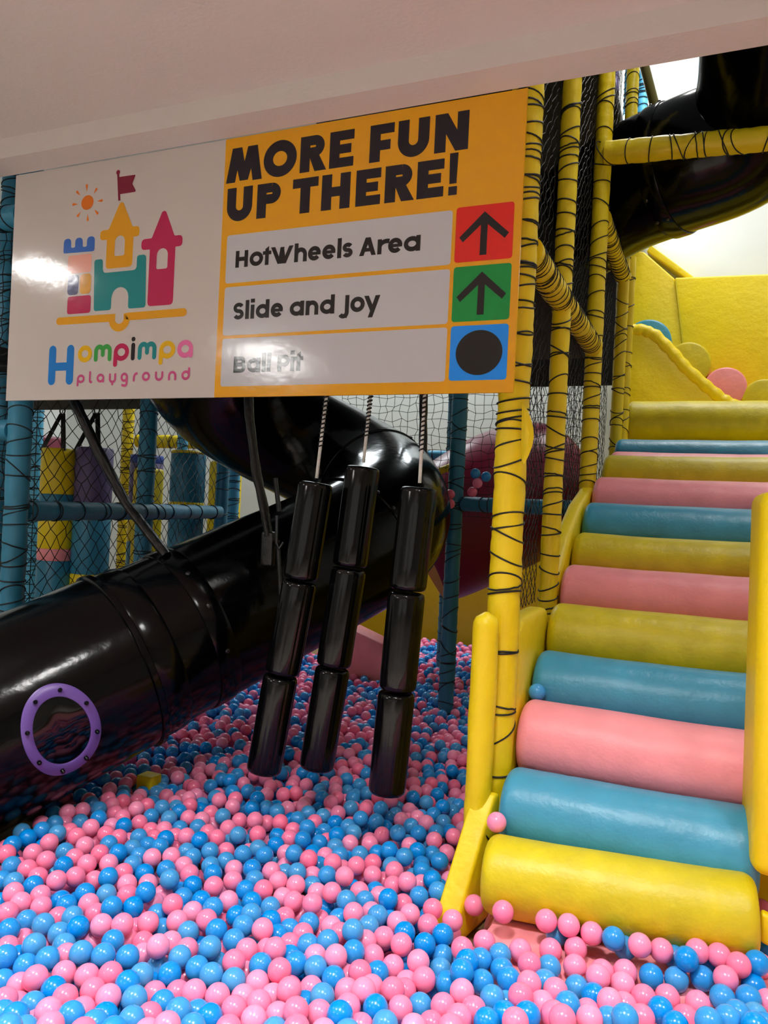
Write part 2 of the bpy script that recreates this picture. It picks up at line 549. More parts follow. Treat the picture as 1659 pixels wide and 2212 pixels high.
# tall pad at the right edge
rp = MB().box(0.155, 0.46, 2.70, 3.02, 0.27, 1.49, bevel=0.045, seg=5,
              warp=lambda x, y, z: (x - 0.022 * (y - 2.70) / 0.3 + 0.03 * (1.0 - min(1, (z - 0.27) / 1.0)) * 0.5 + 0.004 * math.sin(z * 13 + y * 20), y + 0.004 * math.sin(z * 17), z + 0.02 * (x - 0.155)))
solo('tall_pad', rp, yellow, 'tall upright yellow pad at the right edge of the stairs', 'pad')
solo('vinyl_corner', MB().box(0.205, 0.275, 2.70, 2.74, 0.06, 0.155, bevel=0.012, warp=lambda x, y, z: (x, y, z + 0.3 * (0.24 - x))), yellow,
     'small yellow vinyl corner right of the lowest roll', 'bolster')

# ---------------------------------------------------------------- upper flight, wall pads
solo('flight_guard', MB().prism([(-0.82, 2.16), (-0.82, 3.33), (-0.62, 3.31), (-0.42, 3.11), (-0.14, 2.79), (0.06, 2.62), (0.20, 2.53), (0.9, 2.50), (0.9, 2.16)], 'y', 8.2, 8.3, bevel=0.02), yellow,
     'yellow foam side panel of the upper flight above the landing roll', 'panel')
rim = [(-0.84, 3.34), (-0.70, 3.33), (-0.58, 3.27), (-0.42, 3.10), (-0.28, 2.93), (-0.10, 2.76), (0.06, 2.62), (0.18, 2.55), (0.40, 2.52), (0.95, 2.52)]
rp_ = []
for i in range(len(rim) - 1):
    for k in range(6):
        s_ = k / 6
        rp_.append((rim[i][0] * (1 - s_) + rim[i + 1][0] * s_, 8.22, rim[i][1] * (1 - s_) + rim[i + 1][1] * s_))
rp_.append((rim[-1][0], 8.22, rim[-1][1]))
solo('rim_bolster', MB().tube(rp_, [0.058 + 0.005 * math.sin(i * 1.7) for i in range(len(rp_))], n=16), yellow, 'wrinkled yellow bolster along the sloping rim of the upper side panel', 'bolster')
for c, x, z, r, lab in (('t', -0.665, 3.225, 0.235, 'teal roll end peeping over the rim, topmost of the upper flight'), ('y', -0.27, 2.985, 0.225, 'yellow roll end between the teal and pink ends of the upper flight'),
                        ('p', 0.09, 2.745, 0.20, 'round pink roll end over the rim of the upper flight'), ('y', 0.44, 2.62, 0.20, 'yellow roll end at the right edge of the upper flight')):
    mb = MB()
    pts = [(x, 8.31, z), (x, 8.315, z), (x, 8.33, z), (x, 8.95, z)]
    mb.tube(pts, [r * 0.9, r * 0.975, r, r], n=48)
    solo('roll_step', mb, RM[c][0], lab, 'step', 'roll ends of the upper flight', origin=(x, 8.6, z - r), angle=60)
solo('wall_pad', MB().prism([(-1.02, 2.3), (-1.02, 4.45), (-0.80, 4.40), (-0.46, 4.07), (-0.33, 3.38), (-0.26, 2.3)], 'y', 9.02, 9.12, bevel=0.02), yellow,
     'yellow wall pad with slanting top left of the seam, under the upper slide', 'pad', 'yellow wall pads')
solo('wall_pad', MB().prism([(-0.465, 4.075), (-0.36, 3.38), (-0.29, 2.3), (2.2, 2.3), (2.2, 3.99)], 'y', 8.98, 9.09, bevel=0.025), yellow,
     'wide yellow wall pad right of the seam, below the white wall', 'pad', 'yellow wall pads')
solo('wall_pad', MB().prism([(-0.78, 4.43), (-0.30, 4.05), (-0.27, 4.10), (-0.74, 4.50)], 'y', 9.10, 9.29, bevel=0.01), yellow,
     'thin yellow pad edge showing above the slanting wall pad', 'pad', 'yellow wall pads')


# ---------------------------------------------------------------- nets
def net(label, corner, du, dv, nu, nv, seed, cr=0.0024, diag=True, wob=0.012, bulge=(0, 0, 0), mask=None, group='black safety nets'):
    """netting over the parallelogram corner + u*du + v*dv; diagonal or square meshes, slightly irregular"""
    g = random.Random(seed)
    c, du, dv, bl = Vector(corner), Vector(du), Vector(dv), Vector(bulge)
    J = {}

    def P(i, j):
        if (i, j) not in J:
            u, v = i / nu, j / nv
            e = 0 if i in (0, nu) or j in (0, nv) else 1
            J[(i, j)] = (c + du * u + dv * v + Vector((g.uniform(-1, 1), g.uniform(-1, 1), g.uniform(-1, 1))) * wob * e + bl * math.sin(PI * u) * math.sin(PI * v))
        return J[(i, j)]
    m = MB()

    def line(p, q):
        m.tube([p, q], cr, n=3, caps=False)
    for i in range(nu + 1):
        for j in range(nv + 1):
            if diag:
                if (i + j) % 2:
                    continue
                for di, dj in ((1, 1), (1, -1)):
                    if 0 <= i + di <= nu and 0 <= j + dj <= nv:
                        if mask and mask(P(i, j)):
                            continue
                        line(P(i, j), P(i + di, j + dj))
            else:
                if mask and mask(P(i, j)):
                    continue
                if i < nu:
                    line(P(i, j), P(i + 1, j))
                if j < nv:
                    line(P(i, j), P(i, j + 1))
    return solo('safety_net', m, net_m, label, 'net', group, smooth=False)


net('black net between the nearest and second yellow posts', (-0.775, 3.05, 0.95), (0, 0.76, 0), (0, 0, 3.1), 22, 90, 1, cr=0.002, wob=0.006)
net('black net between the second and third yellow posts', (-0.775, 3.9, 1.1), (0, 1.05, 0), (0, 0, 3.4), 30, 98, 2, cr=0.002, wob=0.006)
net('black net between the third and fourth yellow posts', (-0.775, 5.05, 1.5), (0, 1.15, 0), (0, 0, 3.4), 26, 72, 3, cr=0.002, wob=0.006)
net('black net on the left bay, behind the horizontal teal rail', (-3.40, 3.08, 0.35), (-0.48, 2.4, 0), (0, 0, 1.75), 44, 34, 4, cr=0.0026)
net('black square net behind the dark teal post', (-2.8, 5.64, 1.35), (2.0, -0.06, 0), (0, 0, 1.1), 30, 18, 5, cr=0.0024, diag=False, wob=0.016)
net('black square net left of the near teal post', (-4.1, 3.1, 0.2), (0.76, -0.03, 0), (0, 0, 2.75), 12, 44, 6, cr=0.0026, diag=False, wob=0.012)

# solid dark sheets added to keep the interior dark, and decks inside the frame
solo('shade_sheet', MB().box(-1.75, -1.72, 3.2, 6.9, 2.52, 4.6), dark_m, 'dark sheet added for the shade deep behind the yellow posts', 'screen')
solo('shade_sheet', MB().box(-1.70, -0.85, 7.2, 7.23, 2.6, 4.6), dark_m, 'dark sheet added for the shade across the far end of the yellow post bays', 'screen')
solo('play_deck', MB().box(-1.72, -0.82, 3.1, 5.6, 2.52, 2.62, bevel=0.01), dark_m, 'dark play deck seen from below behind the yellow posts', 'platform', 'dark play decks')
solo('play_deck', MB().box(-1.75, -0.79, 7.9, 9.3, 4.6, 4.7, bevel=0.01), dark_m, 'dark play deck high behind the landing, carrying the blue upper posts', 'platform', 'dark play decks')
solo('play_deck', MB().box(-5.6, -3.75, 3.15, 5.0, 2.10, 2.2, bevel=0.01), dark_m, 'dark play deck above the hanging bags', 'platform', 'dark play decks')
solo('play_deck', MB().box(-3.2, -0.80, 3.2, 7.3, 4.6, 4.7, bevel=0.01), dark_m, 'dark upper deck behind the sign', 'platform', 'dark play decks')

# ---------------------------------------------------------------- teal frame on the left and in the middle
TG = 'teal padded posts'
padded_pipe('padded_post', 'near teal padded post at the left end of the sign', 'post', (-3.385, 3.0, -0.16), (-3.385, 3.0, 3.5), 0.062, teal, 0.115, 71, TG, tilt=0.9)
padded_pipe('padded_post', 'teal padded post at the left frame edge behind the net', 'post', (-4.05, 3.45, -0.16), (-4.05, 3.45, 3.5), 0.058, teal, 0.10, 72, TG, tilt=0.9)
padded_pipe('padded_post', 'teal padded post behind the left end of the teal rail', 'post', (-3.70, 4.38, -0.16), (-3.70, 4.38, 3.2), 0.062, teal, 0.16, 73, TG)
padded_pipe('padded_post', 'bright blue laced post left of the yellow and teal bag', 'post', (-5.9, 5.43, -0.16), (-5.9, 5.43, 3.4), 0.055, lightblue, 0.07, 74, TG, tilt=0.3)
padded_pipe('padded_post', 'dark teal padded post standing in the balls in the middle', 'post', (-1.67, 5.25, -0.16), (-1.67, 5.25, 3.2), 0.056, teal, 0.11, 75, TG, tilt=0.9)
padded_pipe('padded_post', 'dark teal post close behind the middle post, foot in the balls', 'post', (-2.2, 6.75, -0.16), (-2.2, 6.75, 3.2), 0.055, teal, 0.14, 76, TG)
padded_pipe('padded_post', 'teal padded post at the far end of the teal rail', 'post', (-3.90, 5.6, -0.16), (-3.90, 5.6, 3.2), 0.056, teal, 0.2, 77, TG)
padded_pipe('padded_post', 'bright blue laced post right of the teal bag', 'post', (-4.05, 6.0, -0.16), (-4.05, 6.0, 1.8), 0.055, lightblue, 0.08, 78, TG)
padded_pipe('padded_post', 'slim teal post with laced yellow sleeve behind the bags', 'post', (-5.85, 6.6, -0.16), (-5.85, 6.6, 3.2), 0.062, yellow, 0.09, 79, 'yellow posts behind the bags')
padded_pipe('padded_post', 'bright blue laced post seen above the purple bag', 'post', (-4.65, 6.0, -0.16), (-4.65, 6.0, 3.4), 0.05, lightblue, 0.07, 80, TG)
RG = 'teal padded rails'
padded_pipe('padded_rail', 'long teal padded rail running back from the near teal post', 'rail', (-3.40, 3.06, 1.275), (-3.86, 5.5, 1.285), 0.056, teal, 0.22, 81, RG)
padded_pipe('padded_rail', 'short teal rail meeting the near teal post from the left', 'rail', (-4.3, 3.02, 1.70), (-3.43, 3.0, 1.70), 0.058, teal, 0.3, 82, RG)
padded_pipe('padded_rail', 'teal rail joining the near teal post under the ceiling', 'rail', (-4.3, 3.02, 2.86), (-3.43, 3.0, 2.84), 0.066, teal, 0.12, 83, RG)
padded_pipe('padded_rail', 'dark teal rail between the middle teal post and the stairs', 'rail', (-1.62, 5.25, 1.44), (-0.78, 5.08, 1.44), 0.052, teal, 0.12, 84, RG)
padded_pipe('padded_rail', 'bright teal rail in front of the far white wall', 'rail', (-3.0, 6.83, 1.90), (-1.75, 6.83, 1.89), 0.055, lightblue, 0.2, 85, RG)
padded_pipe('padded_rail', 'yellow laced rail behind the hanging bags', 'rail', (-5.8, 6.7, 2.0), (-4.3, 6.9, 2.0), 0.07, yellow, 0.12, 86, 'yellow rails behind the bags')
padded_pipe('padded_rail', 'teal rail hidden at the back of the sign, carrying the hanging rolls', 'rail', (-3.33, 3.0, 1.93), (-0.79, 3.0, 1.93), 0.05, teal, 0.2, 87, RG)

# ---------------------------------------------------------------- hanging bags at the back left


def bag(label, x, y, r, bands, hang=True, seed=0):
    """bands: [(z_top, z_bottom, material name)] from the top"""
    t = Thing('hanging_bag', label, 'bag', (x, y, bands[-1][1]), 'padded bags in the left bay')
    for k, (z1, z0, m) in enumerate(bands):
        e = 0.0
        pts = [(x, y, z0), (x, y, z0 + 0.012), (x, y, (z0 + z1) / 2), (x, y, z1 - 0.012), (x, y, z1)]
        t.part('bag_band', MB().tube(pts, [r * 0.97, r, r * 1.005, r, r * 0.95], n=32), m)
    z1 = bands[0][0]
    if hang:
        sm = MB()
        for dx in (-0.12, 0.12):
            sm.box(x + dx - 0.026, x + dx + 0.026, y - r * 0.6, y - r * 0.6 + 0.006, z1 - 0.02, z1 + 0.30,
                   warp=lambda a, b_, c, dx=dx: (a - dx * 0.93 * max(0, (c - z1) / 0.30), b_ + (y - b_) * max(0, (c - z1) / 0.30), c))
        t.part('hanging_strap', sm, black_s)
        rg = MB().tube([(x + 0.028 * math.cos(a), y, z1 + 0.325 + 0.035 * math.sin(a)) for a in [2 * PI * k / 16 for k in range(16)]], 0.006, n=8, closed=True)
        rg.tube([(x, y, z1 + 0.36), (x, y, z1 + 0.46)], 0.006, n=8)
        t.part('swivel_hook', rg, steel)
    return t


bag('yellow, teal and pink banded bag hanging leftmost behind the net', -5.06, 4.91, 0.150, [(1.756, 1.375, yellow), (1.375, 1.30, teal), (1.30, 0.92, yellow), (0.92, 0.82, pink_roll), (0.82, 0.25, teal)])
bag('purple over teal bag hanging second from the left', -4.80, 5.03, 0.152, [(1.778, 1.29, purple), (1.29, 0.72, teal), (0.72, 0.2, yellow)])
bag('teal bag with yellow rim right of the laced teal post', -4.07, 5.34, 0.145, [(1.79, 1.765, yellow), (1.765, 1.36, teal), (1.36, 1.31, yellow), (1.31, -0.16, teal)], hang=False)
bag('purple and yellow bag half hidden behind the black strap', -5.15, 6.1, 0.16, [(1.80, 1.72, blue_v), (1.72, 1.33, purple), (1.33, 0.95, yellow), (0.95, -0.16, teal)], hang=False)
solo('foam_column', MB().box(-5.02, -4.80, 5.75, 5.95, -0.16, 1.66, bevel=0.03), yellow, 'narrow yellow foam column right of the purple bag', 'column', 'yellow foam columns')
solo('foam_column', MB().box(-4.85, -4.55, 6.7, 6.9, -0.16, 1.8, bevel=0.03), yellow, 'yellow foam column left of the teal bag', 'column', 'yellow foam columns')
solo('foam_block', MB().box(-6.25, -6.05, 5.6, 5.9, -0.16, 1.95, bevel=0.03), maroon, 'red foam column at the far left edge behind the teal rail', 'block')

# ---------------------------------------------------------------- lower black tube slide
RT = 0.42
S0 = Vector((-3.25, 1.73, 0.015))
S1 = Vector((-1.98, 4.15, 1.12))
hd = Vector((S1.x - S0.x, S1.y - S0.y, 0)).normalized()
h0 = math.atan2(hd.y, hd.x)
RHO, SL = 0.62, 0.46
path = []
for i in range(41):
    path.append(S0.lerp(S1, i / 40))
cx, cy = S1.x - RHO * hd.y, S1.y + RHO * hd.x
for k in range(1, 61):
    a = h0 + math.radians(4.6 * k)
    path.append(Vector((cx + RHO * math.sin(a), cy - RHO * math.cos(a), S1.z + SL * RHO * (a - h0))))
PL = [0.0]
for i in range(1, len(path)):
    PL.append(PL[-1] + (path[i] - path[i - 1]).length)


def at_s(s, pth=None, pl=None):
    pth, pl = pth or path, pl or PL
    for i in range(1, len(pth)):
        if pl[i] >= s:
            t_ = (s - pl[i - 1]) / (pl[i] - pl[i - 1])
            return pth[i - 1].lerp(pth[i], t_)
    return pth[-1]


def section(s0, s1, r, pth=None, pl=None, step=0.045, n=64, lip=0.0, dents=0.0, seed=0):
    N = max(2, int((s1 - s0) / step))
    g = random.Random(seed)
    ph = [g.uniform(0, 6.28) for _ in range(4)]
    pts = [at_s(s0 + (s1 - s0) * i / N, pth, pl) for i in range(N + 1)]
    R = []
    for i in range(N + 1):
        s = s0 + (s1 - s0) * i / N

        def fn(a, s=s):
            return r * (1 + dents * (math.sin(a * 2 + s * 3 + ph[0]) * 0.5 + math.sin(a * 5 + s * 7 + ph[1]) * 0.25 + math.sin(s * 11 + ph[2]) * 0.2))
        R.append(fn)
    return MB().tube(pts, R, n=n, caps=False)


def flange(s, r, wd, h, pth=None, pl=None, n=64):
    a = at_s(s, pth, pl)
    b_ = at_s(s + wd, pth, pl)
    pts = [a, a.lerp(b_, 0.02), a.lerp(b_, 0.15), a.lerp(b_, 0.85), a.lerp(b_, 0.98), b_]
    return MB().tube(pts, [r, r + h * 0.6, r + h, r + h, r + h * 0.6, r], n=n, caps=False)


def frame_at(s, pth=None, pl=None):
    t_ = (at_s(s + 0.02, pth, pl) - at_s(s - 0.02, pth, pl)).normalized()
    side = t_.cross(Vector((0, 0, 1))).normalized()     # to the right of travel
    upv = side.cross(t_).normalized()
    return at_s(s, pth, pl), t_, side, upv


def surf(s, phi, r, pth=None, pl=None):
    c, t_, sd, u = frame_at(s, pth, pl)
    return c + sd * (r * math.cos(phi)) + u * (r * math.sin(phi)), sd * math.cos(phi) + u * math.sin(phi)


def bolt(mb, p, nrm, r=0.011, h=0.010):
    mb.tube([p - nrm * 0.004, p + nrm * h * 0.7, p + nrm * h], [r, r, r * 0.6], n=10)
    return mb


sl = Thing('tube_slide', 'large lower black tube slide with a violet porthole, spiralling up behind the hanging rolls', 'slide', (-2.6, 3.0, -0.16))
sF1, sF2, sF3, sF4 = 1.49, 1.80, 3.05, 3.95
sec1 = sl.part('tube_section', section(0.0, sF1, RT + 0.018, dents=0.006, seed=1), black_p)
sl.part('flange', flange(sF1 - 0.015, RT + 0.015, 0.035, 0.016), black_p)
sl.part('collar', flange(sF1 + 0.02, RT, 0.13, 0.012), black_p)
sl.part('tube_section', section(sF1 + 0.01, sF2 + 0.03, RT, dents=0.006, seed=2), black_p)
sl.part('joint_band', flange(sF2, RT, 0.115, 0.010), black_p)
sl.part('tube_section', section(sF2 + 0.02, sF3, RT, dents=0.006, seed=3), black_p)
sl.part('flange', flange(sF3 - 0.02, RT - 0.004, 0.045, 0.014), black_p)
sl.part('tube_section', section(sF3, sF4, RT, dents=0.004, seed=4), black_p)
sl.part('flange', flange(sF4 - 0.02, RT - 0.004, 0.045, 0.014), black_p)
sl.part('tube_section', section(sF4, PL[-1] - 0.01, RT, dents=0.004, seed=5), black_p)
for s_, phs in ((sF2 + 0.055, (0.9, 0.45, -0.1)), (sF3, (0.9, 0.6, 0.3)), (sF4, (1.1, 0.7, 0.3))):
    for ph in phs:
        p_, n_ = surf(s_, ph, RT + 0.008)
        sl.part('bolt', bolt(MB(), p_, n_), steel)
# porthole
PS, PPH, PRo, PRi = 1.065, -0.03, 0.190, 0.138
pr_ = MB()
NP = 64
for k in range(NP):
    a = 2 * PI * k / NP
    for rr, hh in ((PRo, 0.0), (PRo, 0.010), (PRo - 0.006, 0.014), (PRi + 0.006, 0.014), (PRi, 0.010), (PRi, 0.0)):
        p_, n_ = surf(PS + rr * math.cos(a) * 0.80, PPH + rr * math.sin(a) / RT * 1.02, RT + 0.020 + hh)
        pr_.v.append(tuple(p_))
for k in range(NP):
    for q in range(5):
        a0, a1 = k * 6 + q, ((k + 1) % NP) * 6 + q
        pr_.f.append((a0, a1, a1 + 1, a0 + 1))
ring = sl.part('porthole_ring', pr_, violet, label='violet oval porthole ring')
for k in range(8):
    a = 2 * PI * (k + 0.5) / 8
    p_, n_ = surf(PS + 0.165 * math.cos(a) * 0.80, PPH + 0.165 * math.sin(a) / RT, RT + 0.032)
    sl.part('bolt', bolt(MB(), p_, n_, 0.009, 0.02), black_v, parent=ring)
wn = MB()
wn.v.append(tuple(surf(PS, PPH, RT + 0.026)[0]))
for k in range(NP):
    a = 2 * PI * k / NP
    wn.v.append(tuple(surf(PS + (PRi + 0.003) * math.cos(a) * 0.80, PPH + (PRi + 0.003) * math.sin(a) / RT, RT + 0.024)[0]))
for k in range(NP):
    wn.f.append((0, 1 + k, 1 + (k + 1) % NP))
sl.part('porthole_window', wn, smoke, label='smoked oval window')

# support straps of the slide
def strap(label, pts, wd, seed, buckle=False):
    t = Thing('support_strap', label, 'strap', pts[-1], 'black straps holding the slide')
    g = random.Random(seed)
    P2 = []
    for i in range(len(pts) - 1):
        for k in range(8):
            P2.append(Vector(pts[i]).lerp(Vector(pts[i + 1]), k / 8))
    P2.append(Vector(pts[-1]))
    t.part('wrapped_strap', MB().tube(P2, [(lambda a, q=g.uniform(0.9, 1.08): wd * q * (1 + 0.12 * math.cos(2 * a))) for _ in P2], n=12), black_s)
    if buckle:
        c = Vector(pts[-1])
        bk = MB().box(c.x - 0.035, c.x + 0.035, c.y - 0.02, c.y + 0.02, c.z - 0.15, c.z + 0.02, bevel=0.012)
        t.part('ratchet_cover', bk, black_s)
        hk = MB().tube([(c.x + 0.05, c.y - 0.02, c.z + 0.10), (c.x + 0.055, c.y - 0.02, c.z - 0.03), (c.x + 0.07, c.y - 0.02, c.z - 0.06), (c.x + 0.08, c.y, c.z - 0.03)], 0.008, n=8)
        t.part('hook', hk, steel)
        ht = MB().tube([(c.x + 0.05, c.y, c.z + 0.12), (c.x + 0.02, c.y, c.z + 0.28)], 0.012, n=8)
        ht.tube([(c.x + 0.05, c.y, c.z - 0.02), (c.x + 0.085, c.y, c.z - 0.32)], 0.011, n=8)
        t.part('tail_strap', ht, black_s)
    return t


_p, _ = surf(sF2 + 0.05, 1.35, RT + 0.012)
strap('thick black strap slanting down to the joint of the lower slide', [(-3.06, 2.99, 2.05), (-3.03, 2.98, 1.90), (-2.86, 3.02, 1.60), (-2.70, 3.06, 1.34), tuple(_p)], 0.026, 3)
strap('black strap with ratchet cover hanging left of the hanging rolls', [(-2.12, 3.2, 2.10), (-2.09, 3.2, 1.80), (-2.04, 3.21, 1.52), (-1.99, 3.22, 1.34), (-1.965, 3.23, 1.22)], 0.024, 4, buckle=True)
strap('black wrapped strap hanging right of the slide, in front of the far net', [(-1.92, 5.15, 2.4), (-1.90, 5.15, 1.9), (-1.885, 5.15, 1.45)], 0.032, 5)

# ---------------------------------------------------------------- hanging rolls


def hanging(label, top, mids, r, seed):
    """top: rope top; mids: [(upper end, lower end)] of the three rolls"""
    t = Thing('hanging_roll_string', label, 'hanging rolls', mids[-1][1], 'three strings of black hanging rolls')
    for u_, l_ in mids:
        u_, l_ = Vector(u_), Vector(l_)
        L = (u_ - l_).length
        ax = (u_ - l_).normalized()
        e = 0.022
        pts, R = [], []
        prof = [(0, 0.80), (0.003, 0.90), (0.010, 0.97), (0.022, 1.0), (L * 0.25, 1.0), (L * 0.5, 1.0), (L * 0.75, 1.0), (L - 0.022, 1.0), (L - 0.010, 0.97), (L - 0.003, 0.90), (L, 0.80)]
        for d, k in prof:
            pts.append(l_ + ax * d)

            def fn(a, k=k, d=d):
                # soft flats and long creases down the tube, as in stretched vinyl
                cr = 0.0
                if 0.02 < d < L - 0.02:
                    for c0 in (0.25, 0.95, 1.7, 2.5, 3.3, 4.2, 5.2, 5.8):
                        cr += 0.030 * math.exp(-(((a - c0 + PI) % (2 * PI) - PI) / 0.07) ** 2)
                return r * k * (1 - cr)
            R.append(fn)
        t.part('foam_roll', MB().tube(pts, R, n=96), black_v)
    tp, u_ = Vector(top), Vector(mids[0][0])
    ro = t.part('rope', MB().tube([u_ - (u_ - tp).normalized() * 0.02, u_.lerp(tp, 0.5), tp], 0.0075, n=8), rope_w, label='white rope wound with black tape')
    wrap = MB()
    N = 180
    g = random.Random(seed)
    d = (tp - u_)
    n1 = d.orthogonal().normalized()
    n2 = d.normalized().cross(n1)
    pts = []
    for i in range(N + 1):
        f_ = 0.30 + 0.70 * i / N
        a = i * 0.62
        pts.append(u_ + d * f_ + (n1 * math.cos(a) + n2 * math.sin(a)) * 0.0085)
    wrap.tube(pts, [0.0035 + 0.0045 * (i / N) ** 2 * (0.6 + 0.4 * math.sin(i * 0.35)) for i in range(N + 1)], n=6)
    t.part('black_tape', wrap, cord_m, parent=ro)
    k = MB()
    for a_, b_ in zip(mids[:-1], mids[1:]):
        k.tube([Vector(a_[1]), Vector(b_[0])], 0.008, n=8)
    t.part('link_rope', k, cord_m)
    return t


HANG = [
 ('left string of three glossy black rolls hanging before the slide', None),
 ('middle string of three glossy black rolls, its top roll highest', None),
 ('right string of three glossy black rolls, hanging lowest', None)]
HP = [((-1.572, 3.027, 1.976), [((-1.605, 3.013, 1.477), (-1.65, 2.994, 1.048)), ((-1.652, 2.993, 1.038), (-1.707, 2.97, 0.627)), ((-1.711, 2.968, 0.617), (-1.764, 2.946, 0.188))]),
      ((-1.394, 3.102, 1.985), [((-1.417, 3.092, 1.556), (-1.453, 3.077, 1.115)), ((-1.454, 3.077, 1.105), (-1.5, 3.057, 0.672)), ((-1.501, 3.057, 0.662), (-1.55, 3.036, 0.215))]),
      ((-1.103, 2.986, 1.956), [((-1.107, 2.984, 1.469), (-1.134, 2.973, 1.046)), ((-1.136, 2.972, 1.034), (-1.155, 2.964, 0.631)), ((-1.157, 2.963, 0.621), (-1.177, 2.955, 0.202))])]
for (lab, _n), (top, mids), sd in zip(HANG, HP, (1, 2, 3)):
    hanging(lab, top, mids, 0.077, sd)

# ---------------------------------------------------------------- upper black tube slide
up_pts = [Vector(p) for p in ((-1.05, 5.98, 3.62), (-0.72, 5.85, 3.79), (-0.25, 5.62, 3.83), (0.03, 5.60, 3.89), (0.20, 5.50, 3.97), (0.28, 5.30, 4.10), (0.29, 5.05, 4.32), (0.29, 4.75, 4.70))]
# smooth the corner points into a curve
for _k in range(3):
    np_ = [up_pts[0]]
    for i in range(len(up_pts) - 1):
        np_ += [up_pts[i].lerp(up_pts[i + 1], 0.25), up_pts[i].lerp(up_pts[i + 1], 0.75)]
    up_pts = np_ + [up_pts[-1]]
UL = [0.0]
for i in range(1, len(up_pts)):
    UL.append(UL[-1] + (up_pts[i] - up_pts[i - 1]).length)
RU = 0.44
us = Thing('tube_slide', 'upper black tube slide with an elbow in the top right corner', 'slide', (0.0, 5.6, 3.3))
uf1, uf2 = 0.80, 1.55
us.part('tube_section', section(0, uf1, RU, up_pts, UL, dents=0.004, seed=6), black_p)
us.part('joint_band', flange(uf1 - 0.06, RU, 0.12, 0.013, up_pts, UL), black_p)
us.part('tube_section', section(uf1, uf2, RU, up_pts, UL, dents=0.004, seed=7), black_p)
us.part('flange', flange(uf2 - 0.03, RU, 0.06, 0.02, up_pts, UL), black_p)
us.part('tube_section', section(uf2, UL[-1] - 0.02, RU + 0.03, up_pts, UL, dents=0.004, seed=8), black_p)
for s_, phs in ((uf1 - 0.03, (-1.15, -0.75, 1.1)), (uf1 + 0.03, (-1.15, 1.1)), (0.35, (-0.5, -1.2)), (uf2 + 0.12, (0.5, 0.8))):
    for ph in phs:
        p_, n_ = surf(s_, ph, RU + 0.010, up_pts, UL)
        us.part('bolt', bolt(MB(), p_, n_, 0.012, 0.012), steel)
solo('slanted_pipe', MB().tube([(-0.60, 6.0, 4.8), (-0.42, 6.4, 4.25)], 0.035, n=16), olive, 'olive pipe slanting down behind the third yellow post', 'pipe')
padded_pipe('padded_post', 'light blue laced posts under the beam at the top right', 'post', (-0.93, 8.2, 4.7), (-0.93, 8.2, 6.2), 0.07, lightblue, 0.07, 95, 'blue upper posts', tilt=0.3)
padded_pipe('padded_post', 'second light blue laced post under the beam, partly behind the first', 'post', (-0.86, 8.62, 4.7), (-0.86, 8.62, 6.2), 0.06, lightblue, 0.07, 96, 'blue upper posts', tilt=0.3)
padded_pipe('padded_post', 'purple padded post behind the third yellow post near the beam', 'post', (-1.18, 8.4, 4.7), (-1.18, 8.4, 6.2), 0.10, purple, 0.12, 97)

# ---------------------------------------------------------------- maroon slide and pads beyond the ball pit
mp = [Vector(p) for p in ((-2.30, 6.25, 1.08), (-1.98, 6.42, 1.28), (-1.65, 6.6, 1.52), (-1.42, 6.78, 1.62), (-1.32, 6.95, 1.70))]
for _k in range(3):
    q = [mp[0]]
    for i in range(len(mp) - 1):
        q += [mp[i].lerp(mp[i + 1], 0.25), mp[i].lerp(mp[i + 1], 0.75)]
    mp = q + [mp[-1]]
ms = Thing('maroon_slide', 'maroon slide behind the dark teal post', 'slide', (-1.7, 6.4, 0.6))
ms.part('chute', MB().tube(mp, [(lambda a, r=0.50 + 0.08 * math.sin(i / len(mp) * PI): r * (1 + 0.06 * math.cos(2 * a))) for i in range(len(mp))], n=40), maroon)
ms.part('edge_trim', MB().tube([(-2.12, 5.87, 1.60), (-2.02, 5.86, 1.70), (-1.90, 5.88, 1.75)], 0.03, n=12), yellow, label='yellow edge trim')
solo('pit_wall_pad', MB().prism([(-4.3, -0.16), (-4.3, 1.1), (-1.0, 1.35), (-1.0, -0.16)], 'y', 8.2, 8.3, bevel=0.02), yellow, 'yellow wall pad closing the far end of the ball pit', 'pad')
solo('pit_wall_pad', MB().prism([(-0.98, -0.16), (-0.98, 0.72), (-0.80, 0.72), (-0.80, -0.16)], 'y', 5.5, 8.15, bevel=0.02), yellow, 'yellow side pad right of the far pit, behind the net', 'pad')
solo('foam_wedge', MB().prism([(-3.05, -0.16), (-3.05, 0.42), (-2.5, 0.24), (-2.38, -0.16)], 'y', 6.0, 6.25, bevel=0.02), pink_roll, 'pink foam wedge under the spiral of the slide', 'block')
solo('foam_strip', MB().box(-2.62, -2.55, 6.35, 6.5, -0.16, 0.55, bevel=0.015), yellow, 'yellow foam strip beside the pink wedge behind the right hanging string', 'block')
solo('foam_block', MB().box(-2.595, -2.50, 3.10, 3.185, -0.16, -0.02, bevel=0.01), yellow, 'small yellow foam block among the balls below the lower slide', 'block')


